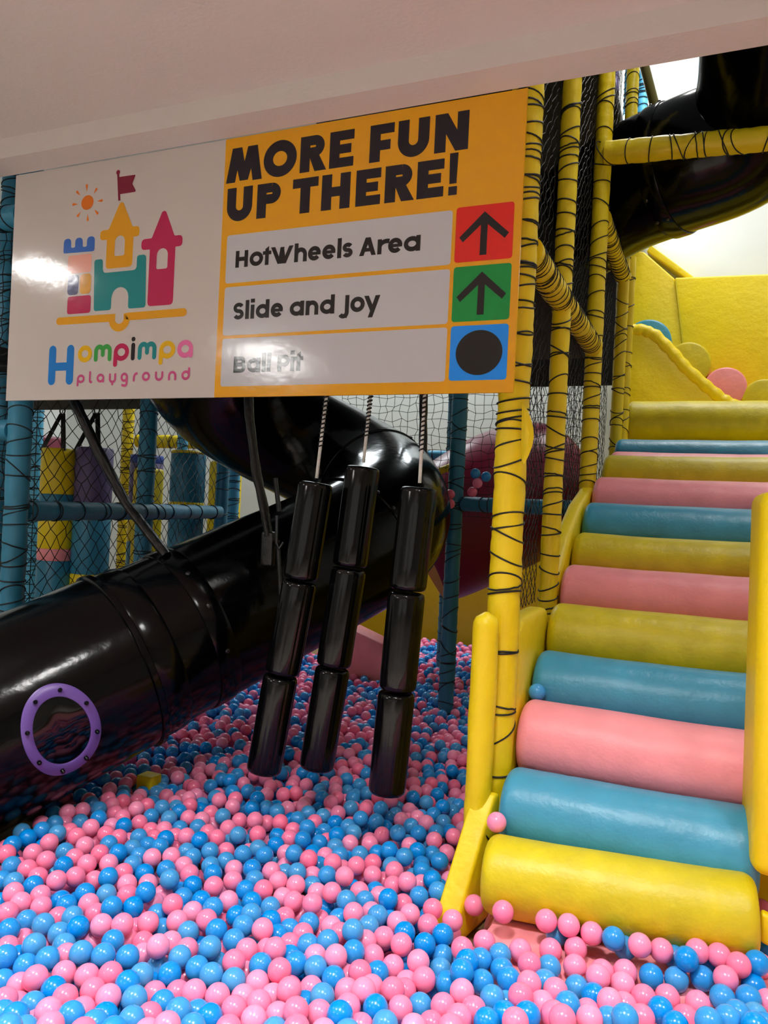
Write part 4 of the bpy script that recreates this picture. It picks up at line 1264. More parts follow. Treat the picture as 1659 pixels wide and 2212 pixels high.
BR = 0.0352
TRACED = [
(-2.446, 2.196, -0.029, 'p'), (-2.343, 2.227, -0.016, 'p'), (-2.262, 2.309, -0.026, 'b'), (-2.254, 2.208, -0.017, 'p'), (-2.348, 2.134, -0.029, 'b'),
(-2.194, 2.291, -0.027, 'p'), (-2.100, 2.257, -0.016, 'p'), (-2.128, 2.354, -0.022, 'p'), (-2.048, 2.315, -0.027, 'p'), (-2.180, 2.222, -0.027, 'b'),
(-2.064, 2.383, -0.017, 'b'), (-2.272, 2.138, -0.026, 'p'), (-2.203, 2.123, -0.033, 'p'), (-1.964, 2.351, -0.027, 'b'), (-2.001, 2.431, -0.034, 'b'),
(-1.924, 2.413, -0.016, 'p'), (-1.832, 2.383, -0.029, 'b'), (-1.866, 2.456, -0.016, 'p'), (-1.798, 2.445, -0.033, 'p'), (-1.867, 2.553, -0.036, 'b'),
(-1.809, 2.514, -0.029, 'b'), (-1.896, 2.338, -0.039, 'b'), (-1.948, 2.282, -0.026, 'p'), (-1.957, 2.213, -0.015, 'b'), (-2.075, 2.174, -0.023, 'p'),
(-2.121, 2.201, -0.068, 'p'), (-2.099, 2.109, -0.015, 'p'), (-1.887, 2.233, -0.032, 'p'), (-1.736, 2.281, -0.000, 'b'), (-1.740, 2.405, -0.034, 'p'),
(-1.754, 2.173, -0.004, 'b'), (-1.842, 2.293, -0.047, 'p'), (-2.245, 2.054, -0.032, 'b'), (-2.163, 2.065, -0.030, 'b'), (-2.175, 1.990, -0.025, 'p'),
(-2.096, 2.035, -0.036, 'p'), (-2.110, 1.963, -0.032, 'p'), (-1.969, 2.112, -0.032, 'b'), (-1.898, 2.141, -0.032, 'b'), (-2.045, 2.238, -0.058, 'p'),
(-1.677, 2.339, -0.035, 'b'), (-1.832, 2.173, -0.032, 'p'), (-2.039, 2.073, -0.058, 'b'), (-1.979, 2.039, -0.043, 'b'), (-1.911, 2.071, -0.037, 'p'),
(-1.788, 2.045, -0.005, 'b'), (-1.746, 2.101, -0.022, 'b'), (-1.765, 2.285, -0.064, 'p'), (-1.633, 2.168, -0.015, 'p'), (-1.666, 2.271, -0.047, 'b'),
(-1.741, 2.350, -0.077, 'b'), (-1.750, 2.216, -0.059, 'p'), (-2.043, 1.989, -0.041, 'p'), (-2.094, 1.895, -0.031, 'p'), (-1.885, 1.971, -0.029, 'b'),
(-1.849, 2.037, -0.040, 'p'), (-2.035, 1.921, -0.055, 'b'), (-1.935, 1.896, -0.030, 'b'), (-2.010, 1.828, -0.033, 'b'), (-1.688, 2.159, -0.059, 'b'),
(-1.567, 2.109, -0.028, 'p'), (-1.562, 2.186, -0.032, 'p'), (-1.745, 1.952, -0.011, 'p'), (-1.679, 1.974, -0.003, 'p'), (-1.640, 2.052, -0.024, 'p'),
(-1.804, 1.912, -0.013, 'b'), (-1.703, 2.071, -0.069, 'p'), (-1.624, 2.109, -0.069, 'b'), (-1.952, 1.975, -0.050, 'p'), (-1.866, 1.896, -0.042, 'b'),
(-1.502, 2.082, -0.035, 'b'), (-2.325, 2.072, -0.052, 'b'), (-2.227, 1.989, -0.072, 'b'), (-1.765, 2.567, -0.017, 'b'), (-1.730, 2.627, -0.033, 'p'),
(-1.640, 2.611, -0.019, 'b'), (-1.682, 2.556, -0.034, 'b'), (-1.707, 2.490, -0.031, 'b'), (-1.659, 2.439, -0.029, 'b'), (-1.614, 2.511, -0.032, 'p'),
(-1.586, 2.339, -0.016, 'p'), (-1.553, 2.412, -0.019, 'p'), (-1.557, 2.638, -0.016, 'b'), (-1.542, 2.525, -0.019, 'b'), (-1.586, 2.783, -0.097, 'b'),
(-1.519, 2.739, -0.040, 'p'), (-1.485, 2.681, -0.061, 'p'), (-1.447, 2.679, -0.002, 'b'), (-1.492, 2.783, -0.088, 'p'), (-1.378, 2.672, -0.005, 'p'),
(-1.437, 2.821, -0.053, 'b'), (-1.373, 2.572, -0.014, 'b'), (-1.363, 2.732, -0.050, 'b'), (-1.337, 2.630, -0.043, 'p'), (-1.370, 2.802, -0.043, 'p'),
(-1.282, 2.690, -0.006, 'p'), (-1.303, 2.798, -0.024, 'b'), (-1.298, 2.867, -0.067, 'b'), (-1.193, 2.715, -0.007, 'p'), (-1.232, 2.834, -0.020, 'b'),
(-1.165, 2.813, -0.030, 'p'), (-1.184, 2.901, -0.031, 'b'), (-1.464, 2.536, -0.016, 'p'), (-1.406, 2.490, -0.020, 'p'), (-1.444, 2.606, -0.047, 'b'),
(-1.497, 2.472, -0.029, 'b'), (-1.271, 2.623, -0.023, 'b'), (-1.186, 2.595, 0.005, 'p'), (-1.265, 2.744, -0.048, 'p'), (-1.119, 2.705, -0.022, 'p'),
(-1.183, 2.754, -0.065, 'p'), (-1.417, 2.404, -0.017, 'p'), (-1.486, 2.395, -0.030, 'b'), (-1.483, 2.281, -0.018, 'p'), (-1.581, 2.260, -0.032, 'b'),
(-1.498, 2.212, -0.014, 'b'), (-1.421, 2.335, -0.031, 'b'), (-1.353, 2.349, -0.039, 'b'), (-1.335, 2.495, -0.020, 'p'), (-1.391, 2.653, -0.082, 'b'),
(-1.305, 2.568, -0.047, 'b'), (-1.352, 2.430, -0.041, 'p'), (-1.291, 2.399, -0.026, 'p'), (-1.207, 2.384, -0.006, 'p'), (-1.258, 2.517, -0.040, 'p'),
(-1.180, 2.479, -0.003, 'p'), (-1.208, 2.619, -0.058, 'b'), (-1.191, 2.683, -0.081, 'b'), (-1.120, 2.588, -0.034, 'p'), (-1.113, 2.460, -0.007, 'b'),
(-1.074, 2.535, -0.033, 'b'), (-1.084, 2.652, -0.052, 'b'), (-1.044, 2.597, -0.037, 'p'), (-1.207, 2.487, -0.073, 'b'), (-1.188, 2.552, -0.094, 'b'),
(-1.475, 2.144, -0.018, 'p'), (-1.420, 2.238, -0.035, 'b'), (-1.356, 2.228, -0.008, 'b'), (-1.342, 2.160, -0.011, 'b'), (-1.298, 2.259, -0.029, 'b'),
(-1.286, 2.335, -0.052, 'p'), (-1.272, 2.425, -0.088, 'p'), (-1.239, 2.284, -0.056, 'b'), (-1.186, 2.324, -0.041, 'b'), (-1.193, 2.420, -0.078, 'p'),
(-1.105, 2.329, -0.035, 'p'), (-1.053, 2.391, -0.005, 'p'), (-1.111, 2.400, -0.044, 'b'), (-1.026, 2.484, -0.038, 'p'), (-0.982, 2.435, -0.016, 'b'),
(-1.272, 2.164, -0.006, 'p'), (-1.471, 2.254, -0.081, 'p'), (-1.409, 2.106, -0.016, 'b'), (-1.245, 2.216, -0.045, 'b'), (-1.172, 2.256, -0.041, 'p'),
(-0.988, 2.245, 0.024, 'b'), (-0.984, 2.365, -0.019, 'b'), (-1.051, 2.284, -0.022, 'p'), (-1.159, 2.361, -0.091, 'p'), (-1.125, 2.882, 0.002, 'b'),
(-1.165, 2.955, -0.072, 'p'), (-1.088, 2.817, -0.026, 'b'), (-1.056, 2.875, -0.006, 'b'), (-1.041, 2.984, -0.023, 'b'), (-1.153, 3.023, -0.086, 'b'),
(-1.002, 2.931, -0.049, 'b'), (-0.967, 2.837, -0.026, 'b'), (-0.991, 3.029, -0.043, 'b'), (-0.920, 2.912, -0.009, 'b'), (-0.945, 3.082, -0.048, 'p'),
(-0.921, 2.956, -0.065, 'p'), (-1.047, 2.747, -0.007, 'p'), (-1.063, 2.940, -0.084, 'p'), (-1.023, 2.678, -0.028, 'p'), (-0.963, 2.665, 0.006, 'p'),
(-1.011, 2.866, -0.073, 'b'), (-1.092, 2.756, -0.061, 'p'), (-0.983, 2.531, -0.002, 'b'), (-0.893, 2.746, -0.005, 'b'), (-0.848, 2.678, -0.009, 'b'),
(-0.945, 2.773, -0.045, 'p'), (-0.905, 2.636, -0.021, 'b'), (-0.975, 2.713, -0.065, 'b'), (-0.945, 2.580, -0.034, 'p'), (-0.890, 2.505, -0.021, 'p'),
(-0.828, 2.566, -0.016, 'p'), (-0.848, 2.719, -0.066, 'b'), (-0.958, 2.489, -0.053, 'b'), (-0.910, 2.436, -0.021, 'p'), (-0.808, 2.460, -0.016, 'p'),
(-0.862, 2.384, -0.019, 'b'), (-0.743, 2.527, -0.016, 'p'), (-0.745, 2.428, -0.017, 'b'), (-0.919, 2.343, -0.030, 'p'), (-1.844, 1.774, -0.012, 'b'),
(-1.994, 1.872, -0.084, 'p'), (-1.936, 1.918, -0.096, 'p'), (-1.795, 1.846, -0.035, 'b'), (-1.896, 1.764, -0.058, 'b'), (-1.884, 1.704, -0.023, 'b'),
(-1.963, 1.782, -0.055, 'p'), (-1.748, 1.735, -0.008, 'b'), (-1.677, 1.795, -0.002, 'b'), (-1.741, 1.801, -0.030, 'p'), (-1.779, 1.945, -0.072, 'p'),
(-1.658, 1.909, -0.019, 'b'), (-1.609, 1.814, -0.001, 'b'), (-1.552, 1.854, -0.011, 'b'), (-1.679, 2.005, -0.071, 'p'), (-1.612, 1.995, -0.054, 'p'),
(-1.490, 1.916, 0.007, 'p'), (-1.516, 2.013, -0.038, 'p'), (-1.566, 1.943, -0.054, 'p'), (-1.425, 1.939, -0.022, 'b'), (-1.447, 2.004, -0.037, 'p'),
(-1.814, 1.717, -0.038, 'b'), (-1.717, 1.663, -0.017, 'p'), (-1.776, 1.661, -0.054, 'p'), (-1.846, 1.664, -0.065, 'b'), (-1.677, 1.730, -0.029, 'p'),
(-1.603, 1.743, -0.024, 'p'), (-1.539, 1.768, -0.014, 'p'), (-1.648, 1.664, -0.030, 'b'), (-1.464, 1.754, -0.011, 'b'), (-1.472, 1.822, -0.027, 'b'),
(-1.498, 1.930, -0.067, 'b'), (-1.410, 1.872, -0.034, 'b'), (-1.539, 1.699, -0.023, 'p'), (-1.469, 1.684, -0.013, 'p'), (-1.580, 1.638, -0.020, 'p'),
(-1.639, 1.748, -0.085, 'b'), (-1.405, 1.715, -0.016, 'b'), (-1.466, 1.869, -0.079, 'b'), (-1.410, 1.806, -0.055, 'p'), (-1.346, 1.763, -0.038, 'b'),
(-1.348, 1.832, -0.049, 'p'), (-1.413, 1.951, -0.090, 'p'), (-1.718, 1.559, -0.023, 'p'), (-1.652, 1.594, -0.036, 'b'), (-1.547, 1.547, 0.005, 'p'),
(-1.506, 1.626, -0.026, 'p'), (-1.477, 1.555, 0.011, 'b'), (-1.429, 1.627, -0.019, 'b'), (-1.605, 1.493, 0.006, 'b'), (-1.669, 1.509, -0.016, 'b'),
(-1.451, 1.718, -0.075, 'b'), (-1.341, 1.629, -0.004, 'b'), (-1.335, 1.694, -0.030, 'p'), (-1.255, 1.713, -0.005, 'b'), (-1.212, 1.609, 0.031, 'p'),
(-1.596, 1.553, -0.045, 'p'), (-1.476, 1.484, 0.025, 'p'), (-1.407, 1.564, 0.004, 'b'), (-1.728, 1.612, -0.068, 'p'), (-1.535, 1.406, 0.048, 'b'),
(-1.541, 1.463, 0.008, 'b'), (-1.386, 1.501, 0.027, 'p'), (-1.337, 1.556, 0.012, 'b'), (-1.273, 1.609, -0.004, 'p'), (-1.180, 1.675, -0.003, 'b'),
(-1.332, 2.091, -0.021, 'b'), (-1.356, 1.996, -0.003, 'b'), (-1.479, 2.114, -0.094, 'b'), (-1.267, 2.065, -0.022, 'p'), (-1.373, 2.099, -0.077, 'p'),
(-1.253, 1.973, -0.006, 'p'), (-1.173, 2.076, 0.001, 'p'), (-1.228, 2.120, -0.039, 'p'), (-1.182, 2.187, -0.043, 'p'), (-1.116, 2.186, -0.027, 'b'),
(-1.055, 2.205, -0.008, 'b'), (-1.084, 2.360, -0.096, 'b'), (-0.958, 2.190, -0.008, 'b'), (-1.026, 2.331, -0.068, 'p'), (-0.959, 2.286, -0.024, 'p'),
(-0.911, 2.236, -0.033, 'p'), (-1.181, 2.008, -0.015, 'b'), (-1.099, 2.079, -0.025, 'b'), (-1.148, 2.126, -0.042, 'b'), (-1.064, 2.139, -0.025, 'p'),
(-0.989, 2.128, 0.001, 'p'), (-1.031, 2.078, -0.019, 'b'), (-1.103, 1.986, 0.002, 'p'), (-1.158, 2.108, -0.108, 'b'), (-1.349, 1.924, -0.026, 'b'),
(-1.283, 1.902, -0.017, 'b'), (-1.350, 2.026, -0.066, 'b'), (-1.214, 1.914, -0.019, 'b'), (-1.235, 2.016, -0.060, 'p'), (-1.284, 1.822, -0.023, 'p'),
(-1.153, 1.946, -0.027, 'p'), (-1.216, 1.838, -0.023, 'p'), (-1.029, 1.913, 0.006, 'p'), (-1.155, 2.036, -0.075, 'p'), (-1.012, 2.016, -0.042, 'p'),
(-0.964, 2.065, -0.025, 'b'), (-0.989, 2.220, -0.081, 'p'), (-0.903, 2.119, -0.019, 'p'), (-0.869, 2.176, -0.042, 'b'), (-0.954, 2.144, -0.060, 'p'),
(-0.904, 2.031, -0.026, 'p'), (-0.843, 2.012, 0.003, 'p'), (-0.940, 1.945, -0.004, 'b'), (-1.156, 1.876, -0.031, 'p'), (-1.087, 1.924, -0.035, 'p'),
(-1.138, 1.803, -0.016, 'p'), (-1.091, 1.855, -0.016, 'p'), (-1.064, 1.786, -0.012, 'p'), (-1.176, 1.744, -0.015, 'b'), (-1.236, 1.772, -0.038, 'b'),
(-1.022, 1.842, -0.022, 'p'), (-0.962, 1.832, 0.015, 'p'), (-0.996, 1.949, -0.044, 'b'), (-0.916, 1.880, -0.007, 'p'), (-0.850, 1.872, 0.015, 'b'),
(-0.859, 1.944, -0.009, 'p'), (-0.788, 1.971, -0.006, 'b'), (-0.850, 2.022, -0.068, 'b'), (-0.801, 1.904, -0.023, 'p'), (-0.926, 1.772, 0.013, 'p'),
(-1.107, 1.731, -0.018, 'p'), (-1.036, 1.891, -0.070, 'b'), (-0.994, 1.778, -0.017, 'b'), (-0.864, 1.804, 0.003, 'p'), (-0.796, 1.805, 0.021, 'b'),
(-0.706, 2.662, -0.016, 'p'), (-0.563, 2.491, 0.075, 'p'), (-0.843, 2.305, -0.013, 'p'), (-0.779, 2.348, -0.017, 'b'), (-0.724, 2.372, -0.053, 'b'),
(-0.656, 2.353, -0.001, 'p'), (-0.600, 2.410, 0.007, 'p'), (-0.844, 2.241, -0.050, 'p'), (-0.849, 2.310, -0.083, 'b'), (-0.766, 2.254, -0.020, 'p'),
(-0.790, 2.272, -0.084, 'b'), (-0.721, 2.182, -0.023, 'p'), (-0.708, 2.301, -0.054, 'b'), (-0.587, 2.321, -0.001, 'b'), (-0.539, 2.371, 0.001, 'b'),
(-0.516, 2.306, -0.004, 'b'), (-0.481, 2.247, 0.009, 'b'), (-0.608, 2.189, 0.028, 'b'), (-0.556, 2.228, -0.010, 'b'), (-0.612, 2.259, 0.020, 'b'),
(-0.485, 2.414, 0.008, 'p'), (-0.440, 2.335, 0.019, 'p'), (-0.398, 2.452, 0.013, 'p'), (-0.424, 2.503, 0.075, 'p'), (-0.394, 2.536, 0.022, 'b'),
(-0.387, 2.377, 0.002, 'b'), (-0.384, 2.296, 0.002, 'b'), (-0.344, 2.241, 0.018, 'p'), (-0.776, 2.067, -0.007, 'p'), (-0.692, 2.234, -0.071, 'b'),
(-0.587, 2.126, 0.009, 'p'), (-0.423, 2.141, 0.036, 'p'), (-0.417, 2.224, 0.027, 'p'), (-0.369, 2.176, 0.010, 'p'), (-0.501, 2.135, 0.011, 'b'),
(-0.731, 2.014, -0.017, 'p'), (-0.696, 2.083, -0.038, 'b'), (-0.625, 2.072, -0.012, 'p'), (-0.538, 2.076, 0.002, 'p'), (-0.780, 2.196, -0.058, 'p'),
(-0.762, 2.128, -0.039, 'p'), (-0.389, 2.073, 0.033, 'b'), (-0.407, 2.007, 0.049, 'p'), (-0.487, 2.023, 0.016, 'b'), (-0.325, 2.108, 0.034, 'p'),
(-0.294, 2.053, 0.064, 'p'), (-0.560, 2.010, 0.012, 'p'), (-0.636, 2.005, -0.027, 'p'), (-0.735, 1.913, -0.001, 'b'), (-0.665, 1.944, -0.008, 'p'),
(-0.561, 1.941, 0.025, 'p'), (-0.472, 2.187, -0.026, 'b'), (-0.453, 2.084, 0.009, 'b'), (-0.653, 2.198, -0.025, 'b'), (-0.846, 2.078, -0.025, 'p'),
(-0.354, 2.510, 0.075, 'p'), (-0.283, 2.522, 0.061, 'p'), (-0.215, 2.505, 0.071, 'b'), (-0.184, 2.558, 0.024, 'b'), (-0.137, 2.497, 0.075, 'p'),
(-0.326, 2.487, 0.019, 'p'), (-0.315, 2.408, 0.007, 'p'), (-0.240, 2.349, 0.029, 'p'), (-0.236, 2.416, 0.009, 'p'), (-0.296, 2.325, -0.006, 'b'),
(-0.243, 2.282, 0.009, 'b'), (-0.172, 2.443, 0.012, 'p'), (-0.172, 2.373, 0.012, 'p'), (-0.075, 2.527, 0.060, 'p'), (-0.037, 2.574, 0.025, 'b'),
(-0.003, 2.486, 0.075, 'b'), (0.049, 2.583, 0.026, 'b'), (0.026, 2.545, 0.076, 'p'), (0.140, 2.526, 0.075, 'p'), (0.087, 2.552, 0.075, 'p'),
(0.137, 2.581, 0.039, 'p'), (0.105, 2.477, 0.051, 'p'), (0.210, 2.661, 0.021, 'p'), (0.224, 2.782, 0.021, 'b'), (0.229, 2.926, 0.021, 'p'),
(0.232, 3.050, 0.021, 'p'), (-0.098, 2.453, 0.014, 'b'), (-0.028, 2.468, 0.016, 'b'), (0.043, 2.502, 0.021, 'b'), (0.096, 2.412, 0.029, 'b'),
(0.182, 2.531, 0.021, 'b'), (0.164, 2.436, 0.034, 'b'), (0.190, 2.561, 0.076, 'b'), (-0.194, 2.238, 0.033, 'p'), (-0.111, 2.342, 0.009, 'p'),
(-0.049, 2.385, 0.003, 'p'), (-0.063, 2.291, 0.017, 'b'), (0.033, 2.392, 0.005, 'p'), (-0.145, 2.133, 0.064, 'b'), (-0.108, 2.236, 0.014, 'p'),
(0.001, 2.325, -0.006, 'p'), (0.105, 2.260, 0.061, 'b'), (0.130, 2.323, 0.046, 'b'), (0.178, 2.369, 0.026, 'b'), (0.058, 2.210, 0.070, 'b'),
(0.169, 2.237, 0.075, 'b'), (0.218, 2.473, 0.017, 'p'), (-0.233, 2.119, 0.043, 'p'), (-0.250, 2.213, 0.001, 'p'), (-0.188, 2.169, 0.023, 'b'),
(-0.022, 2.234, 0.021, 'b'), (0.198, 2.304, 0.042, 'b'), (-0.299, 2.173, 0.030, 'b'), (-0.159, 2.291, 0.002, 'p'), (0.241, 3.264, 0.021, 'b'),
(0.253, 3.195, 0.030, 'p'), (-2.545, 2.601, -0.026, 'p'), (-2.522, 2.667, -0.036, 'p'), (-2.638, 2.616, -0.058, 'b'), (-2.458, 2.700, -0.031, 'b'),
(-2.364, 2.597, -0.017, 'b'), (-2.448, 2.770, -0.033, 'p'), (-2.372, 2.705, -0.033, 'p'), (-2.441, 2.571, -0.039, 'b'), (-2.324, 2.510, -0.016, 'p'),
(-2.297, 2.605, -0.039, 'p'), (-2.244, 2.512, -0.028, 'p'), (-2.174, 2.509, -0.028, 'p'), (-2.307, 2.680, -0.031, 'p'), (-2.559, 2.370, -0.032, 'b'),
(-2.480, 2.327, -0.024, 'b'), (-2.604, 2.513, -0.058, 'p'), (-2.478, 2.397, -0.019, 'b'), (-2.497, 2.483, -0.025, 'b'), (-2.397, 2.401, -0.016, 'b'),
(-2.483, 2.256, -0.025, 'b'), (-2.360, 2.324, -0.016, 'p'), (-2.431, 2.502, -0.051, 'p'), (-2.310, 2.417, -0.016, 'p'), (-2.221, 2.370, -0.016, 'p'),
(-2.162, 2.439, -0.024, 'b'), (-2.506, 2.548, -0.051, 'p'), (-2.229, 2.601, -0.023, 'b'), (-2.295, 2.754, -0.016, 'p'), (-2.307, 2.839, -0.032, 'p'),
(-2.214, 2.757, -0.035, 'b'), (-2.210, 2.825, -0.017, 'b'), (-2.108, 2.746, -0.018, 'b'), (-2.138, 2.856, -0.032, 'b'), (-2.134, 2.927, -0.028, 'p'),
(-2.053, 2.809, -0.027, 'p'), (-2.117, 2.986, -0.062, 'b'), (-1.944, 2.990, -0.016, 'p'), (-2.007, 2.912, -0.032, 'p'), (-1.913, 2.867, -0.012, 'b'),
(-1.981, 2.809, -0.021, 'p'), (-2.031, 2.955, -0.083, 'b'), (-2.219, 2.687, -0.039, 'p'), (-2.107, 2.552, -0.027, 'b'), (-2.151, 2.680, -0.055, 'p'),
(-2.083, 2.684, -0.039, 'p'), (-1.987, 2.572, -0.017, 'b'), (-2.081, 2.614, -0.048, 'p'), (-2.015, 2.671, -0.049, 'p'), (-2.045, 2.742, -0.048, 'b'),
(-1.955, 2.744, -0.025, 'b'), (-1.921, 2.621, -0.011, 'p'), (-1.887, 2.723, -0.026, 'p'), (-1.963, 2.864, -0.061, 'p'), (-1.835, 2.794, -0.022, 'p'),
(-1.811, 2.679, -0.016, 'p'), (-1.851, 2.616, -0.010, 'b'), (-1.745, 2.733, -0.010, 'b'), (-1.794, 2.749, -0.058, 'b'), (-2.064, 2.463, -0.030, 'b'),
(-2.041, 2.529, -0.039, 'b'), (-1.962, 2.507, -0.019, 'b'), (-1.966, 2.622, -0.065, 'p'), (-1.850, 2.904, -0.032, 'p'), (-1.854, 3.010, -0.012, 'b'),
(-1.809, 3.063, -0.021, 'b'), (-1.734, 3.031, -0.013, 'b'), (-1.730, 3.116, -0.027, 'p'), (-1.734, 3.211, -0.061, 'p'), (-1.767, 2.898, -0.010, 'p'),
(-1.742, 2.957, -0.039, 'p'), (-1.666, 2.943, -0.016, 'p'), (-1.682, 3.071, -0.054, 'b'), (-1.629, 3.034, -0.027, 'b'), (-1.628, 3.130, -0.033, 'b'),
(-1.680, 3.177, -0.031, 'p'), (-1.560, 3.146, -0.039, 'b'), (-1.500, 3.178, -0.024, 'p'), (-1.467, 3.241, -0.015, 'b'), (-1.566, 3.076, -0.043, 'p'),
(-1.524, 2.927, -0.005, 'b'), (-1.595, 2.932, -0.033, 'p'), (-1.481, 3.113, -0.042, 'b'), (-1.402, 3.080, -0.031, 'b'), (-1.504, 3.049, -0.061, 'b'),
(-1.389, 2.943, -0.014, 'b'), (-1.352, 3.031, -0.029, 'b'), (-1.681, 2.784, -0.012, 'p'), (-1.630, 2.860, -0.039, 'b'), (-1.562, 2.845, -0.029, 'p'),
(-1.494, 2.835, -0.014, 'b'), (-1.582, 2.768, -0.029, 'b'), (-1.444, 2.890, -0.040, 'b'), (-1.444, 2.958, -0.057, 'p'), (-1.320, 2.928, -0.029, 'p'),
(-1.361, 2.872, -0.031, 'b'), (-1.511, 2.979, -0.056, 'b'), (-1.729, 2.797, -0.062, 'b'), (-1.631, 2.708, -0.032, 'b'), (-1.409, 3.280, -0.024, 'p'),
(-1.332, 3.281, -0.006, 'b'), (-1.090, 3.457, -0.010, 'b'), (-1.056, 3.509, -0.044, 'b'), (-1.064, 3.631, -0.058, 'b'), (-1.113, 3.394, -0.030, 'b'),
(-0.981, 3.478, -0.033, 'p'), (-0.992, 3.409, -0.039, 'p'), (-1.368, 3.137, -0.009, 'b'), (-1.301, 3.159, -0.016, 'b'), (-1.405, 3.335, -0.067, 'p'),
(-1.312, 3.320, -0.061, 'b'), (-1.224, 3.269, -0.032, 'p'), (-1.169, 3.329, -0.032, 'p'), (-1.098, 3.251, -0.014, 'p'), (-1.040, 3.321, -0.024, 'b'),
(-1.300, 3.390, -0.065, 'b'), (-1.374, 3.174, -0.069, 'b'), (-1.238, 3.077, -0.032, 'p'), (-1.163, 3.234, -0.035, 'b'), (-1.172, 3.093, -0.015, 'b'),
(-1.086, 3.116, -0.008, 'b'), (-1.275, 3.209, -0.058, 'b'), (-1.237, 2.945, -0.020, 'p'), (-1.144, 3.134, -0.067, 'b'), (-1.101, 3.054, -0.040, 'p'),
(-1.039, 3.217, -0.033, 'b'), (-0.994, 3.270, -0.040, 'b'), (-0.947, 3.179, -0.016, 'p'), (-1.009, 3.102, -0.016, 'p'), (-0.956, 3.349, -0.048, 'p'),
(-1.062, 3.156, -0.061, 'b'),
]      # (x, y, z, colour) of balls told apart one by one
FIXED = [(Vector(p), c) for p, c in LONE]


def ico(sub):
    bm = bmesh.new()
    bmesh.ops.create_icosphere(bm, subdivisions=sub, radius=BR)
    v = np.array([tuple(a.co) for a in bm.verts])
    f = np.array([[q.index for q in a.verts] for a in bm.faces])
    bm.free()
    return v, f


# free ball heap: balls dropped one by one, each rolling to rest on those below
g = random.Random(5)
cell = 2 * BR
grid = {}
heap = []
axis = np.array([tuple(p) for p in path])


def floor_z(x, y):
    if x > -0.70 and y > 1.3:
        return MATZ(y) + 0.001 + BR
    return -0.16 + BR


def blocked(x, y, z):
    if x > -0.71 and y > 2.50 and (x < 0.24 or y > 2.80):
        return True
    if x > -0.84 and y > 2.60:
        return True
    if (x + 0.78) ** 2 + (y - 2.87) ** 2 < 0.0095:
        return True
    for px_, py_ in ((-1.67, 5.25), (-2.2, 6.75), (-3.385, 3.0), (-3.70, 4.38)):
        if (x - px_) ** 2 + (y - py_) ** 2 < 0.0085:
            return True
    if -2.615 < x < -2.475 and 3.075 < y < 3.205:
        return True
    if y > 8.15 or x < -3.45 or (x < -2.3 and 5.95 < y < 6.3 and x > -3.1):
        return True
    d = axis - np.array((x, y, z))
    return float((d * d).sum(1).min()) < (RT + 0.03 + BR) ** 2


def near(x, y):
    i, j = int(math.floor(x / cell)), int(math.floor(y / cell))
    for a in (i - 1, i, i + 1):
        for b_ in (j - 1, j, j + 1):
            for q in grid.get((a, b_), ()):
                yield q


def rest(x, y):
    z, s_ = floor_z(x, y), None
    for q in near(x, y):
        d2 = (x - q[0]) ** 2 + (y - q[1]) ** 2
        if d2 < 4 * BR * BR:
            zz = q[2] + math.sqrt(4 * BR * BR - d2)
            if zz > z:
                z, s_ = zz, q
    return z, s_


def put(x, y, z, c):
    heap.append((x, y, z, c))
    grid.setdefault((int(math.floor(x / cell)), int(math.floor(y / cell))), []).append((x, y, z))


def in_view(x, y):
    d = x * fwd.x + y * fwd.y
    u = (x * right0.x + y * right0.y) / max(d, 0.1)
    return d > 1.75 and -0.62 < u < 0.60 and not (u > 0.19 and d > 3.1)


TR = [Vector(t_[:3]) for t_ in TRACED] + [p for p, c in FIXED]


def top_limit(x, y):
    if TRACE_ZONE(x, y):
        return -0.062
    return -0.030 + 0.016 * math.sin(x * 3.1 + 1.0) * math.sin(y * 2.3) + 0.012 * math.sin(x * 7 + y * 5)


FAR = 8.15
miss = 0
tries = 0
while tries < 60000:
    tries += 1
    d = 1.75 + (FAR - 1.6) * g.random() ** 1.15
    u = g.uniform(-0.62, 0.60)
    x, y = d * (fwd.x + u * right0.x), d * (fwd.y + u * right0.y)
    if not in_view(x, y) or blocked(x, y, 0.0):
        continue
    z, s_ = rest(x, y)
    for _ in range(9):
        if s_ is None:
            break
        dx, dy = x - s_[0], y - s_[1]
        L_ = math.hypot(dx, dy)
        if L_ < 1e-5:
            dx, dy, L_ = g.uniform(-1, 1), g.uniform(-1, 1), 1.0
        st = 0.014
        x2, y2 = x + dx / L_ * st, y + dy / L_ * st
        z2, s2 = rest(x2, y2)
        if z2 < z - 1e-5:
            x, y, z, s_ = x2, y2, z2, s2
        else:
            break
    if z > top_limit(x, y) or blocked(x, y, z):
        continue
    if any((x - t_.x) ** 2 + (y - t_.y) ** 2 + (z - t_.z) ** 2 < (1.97 * BR) ** 2 for t_ in TR if abs(t_.x - x) < 2 * BR):
        continue
    put(x, y, z, 'p' if g.random() < 0.53 else 'b')

allb = [tuple(t_) for t_ in TRACED] + heap
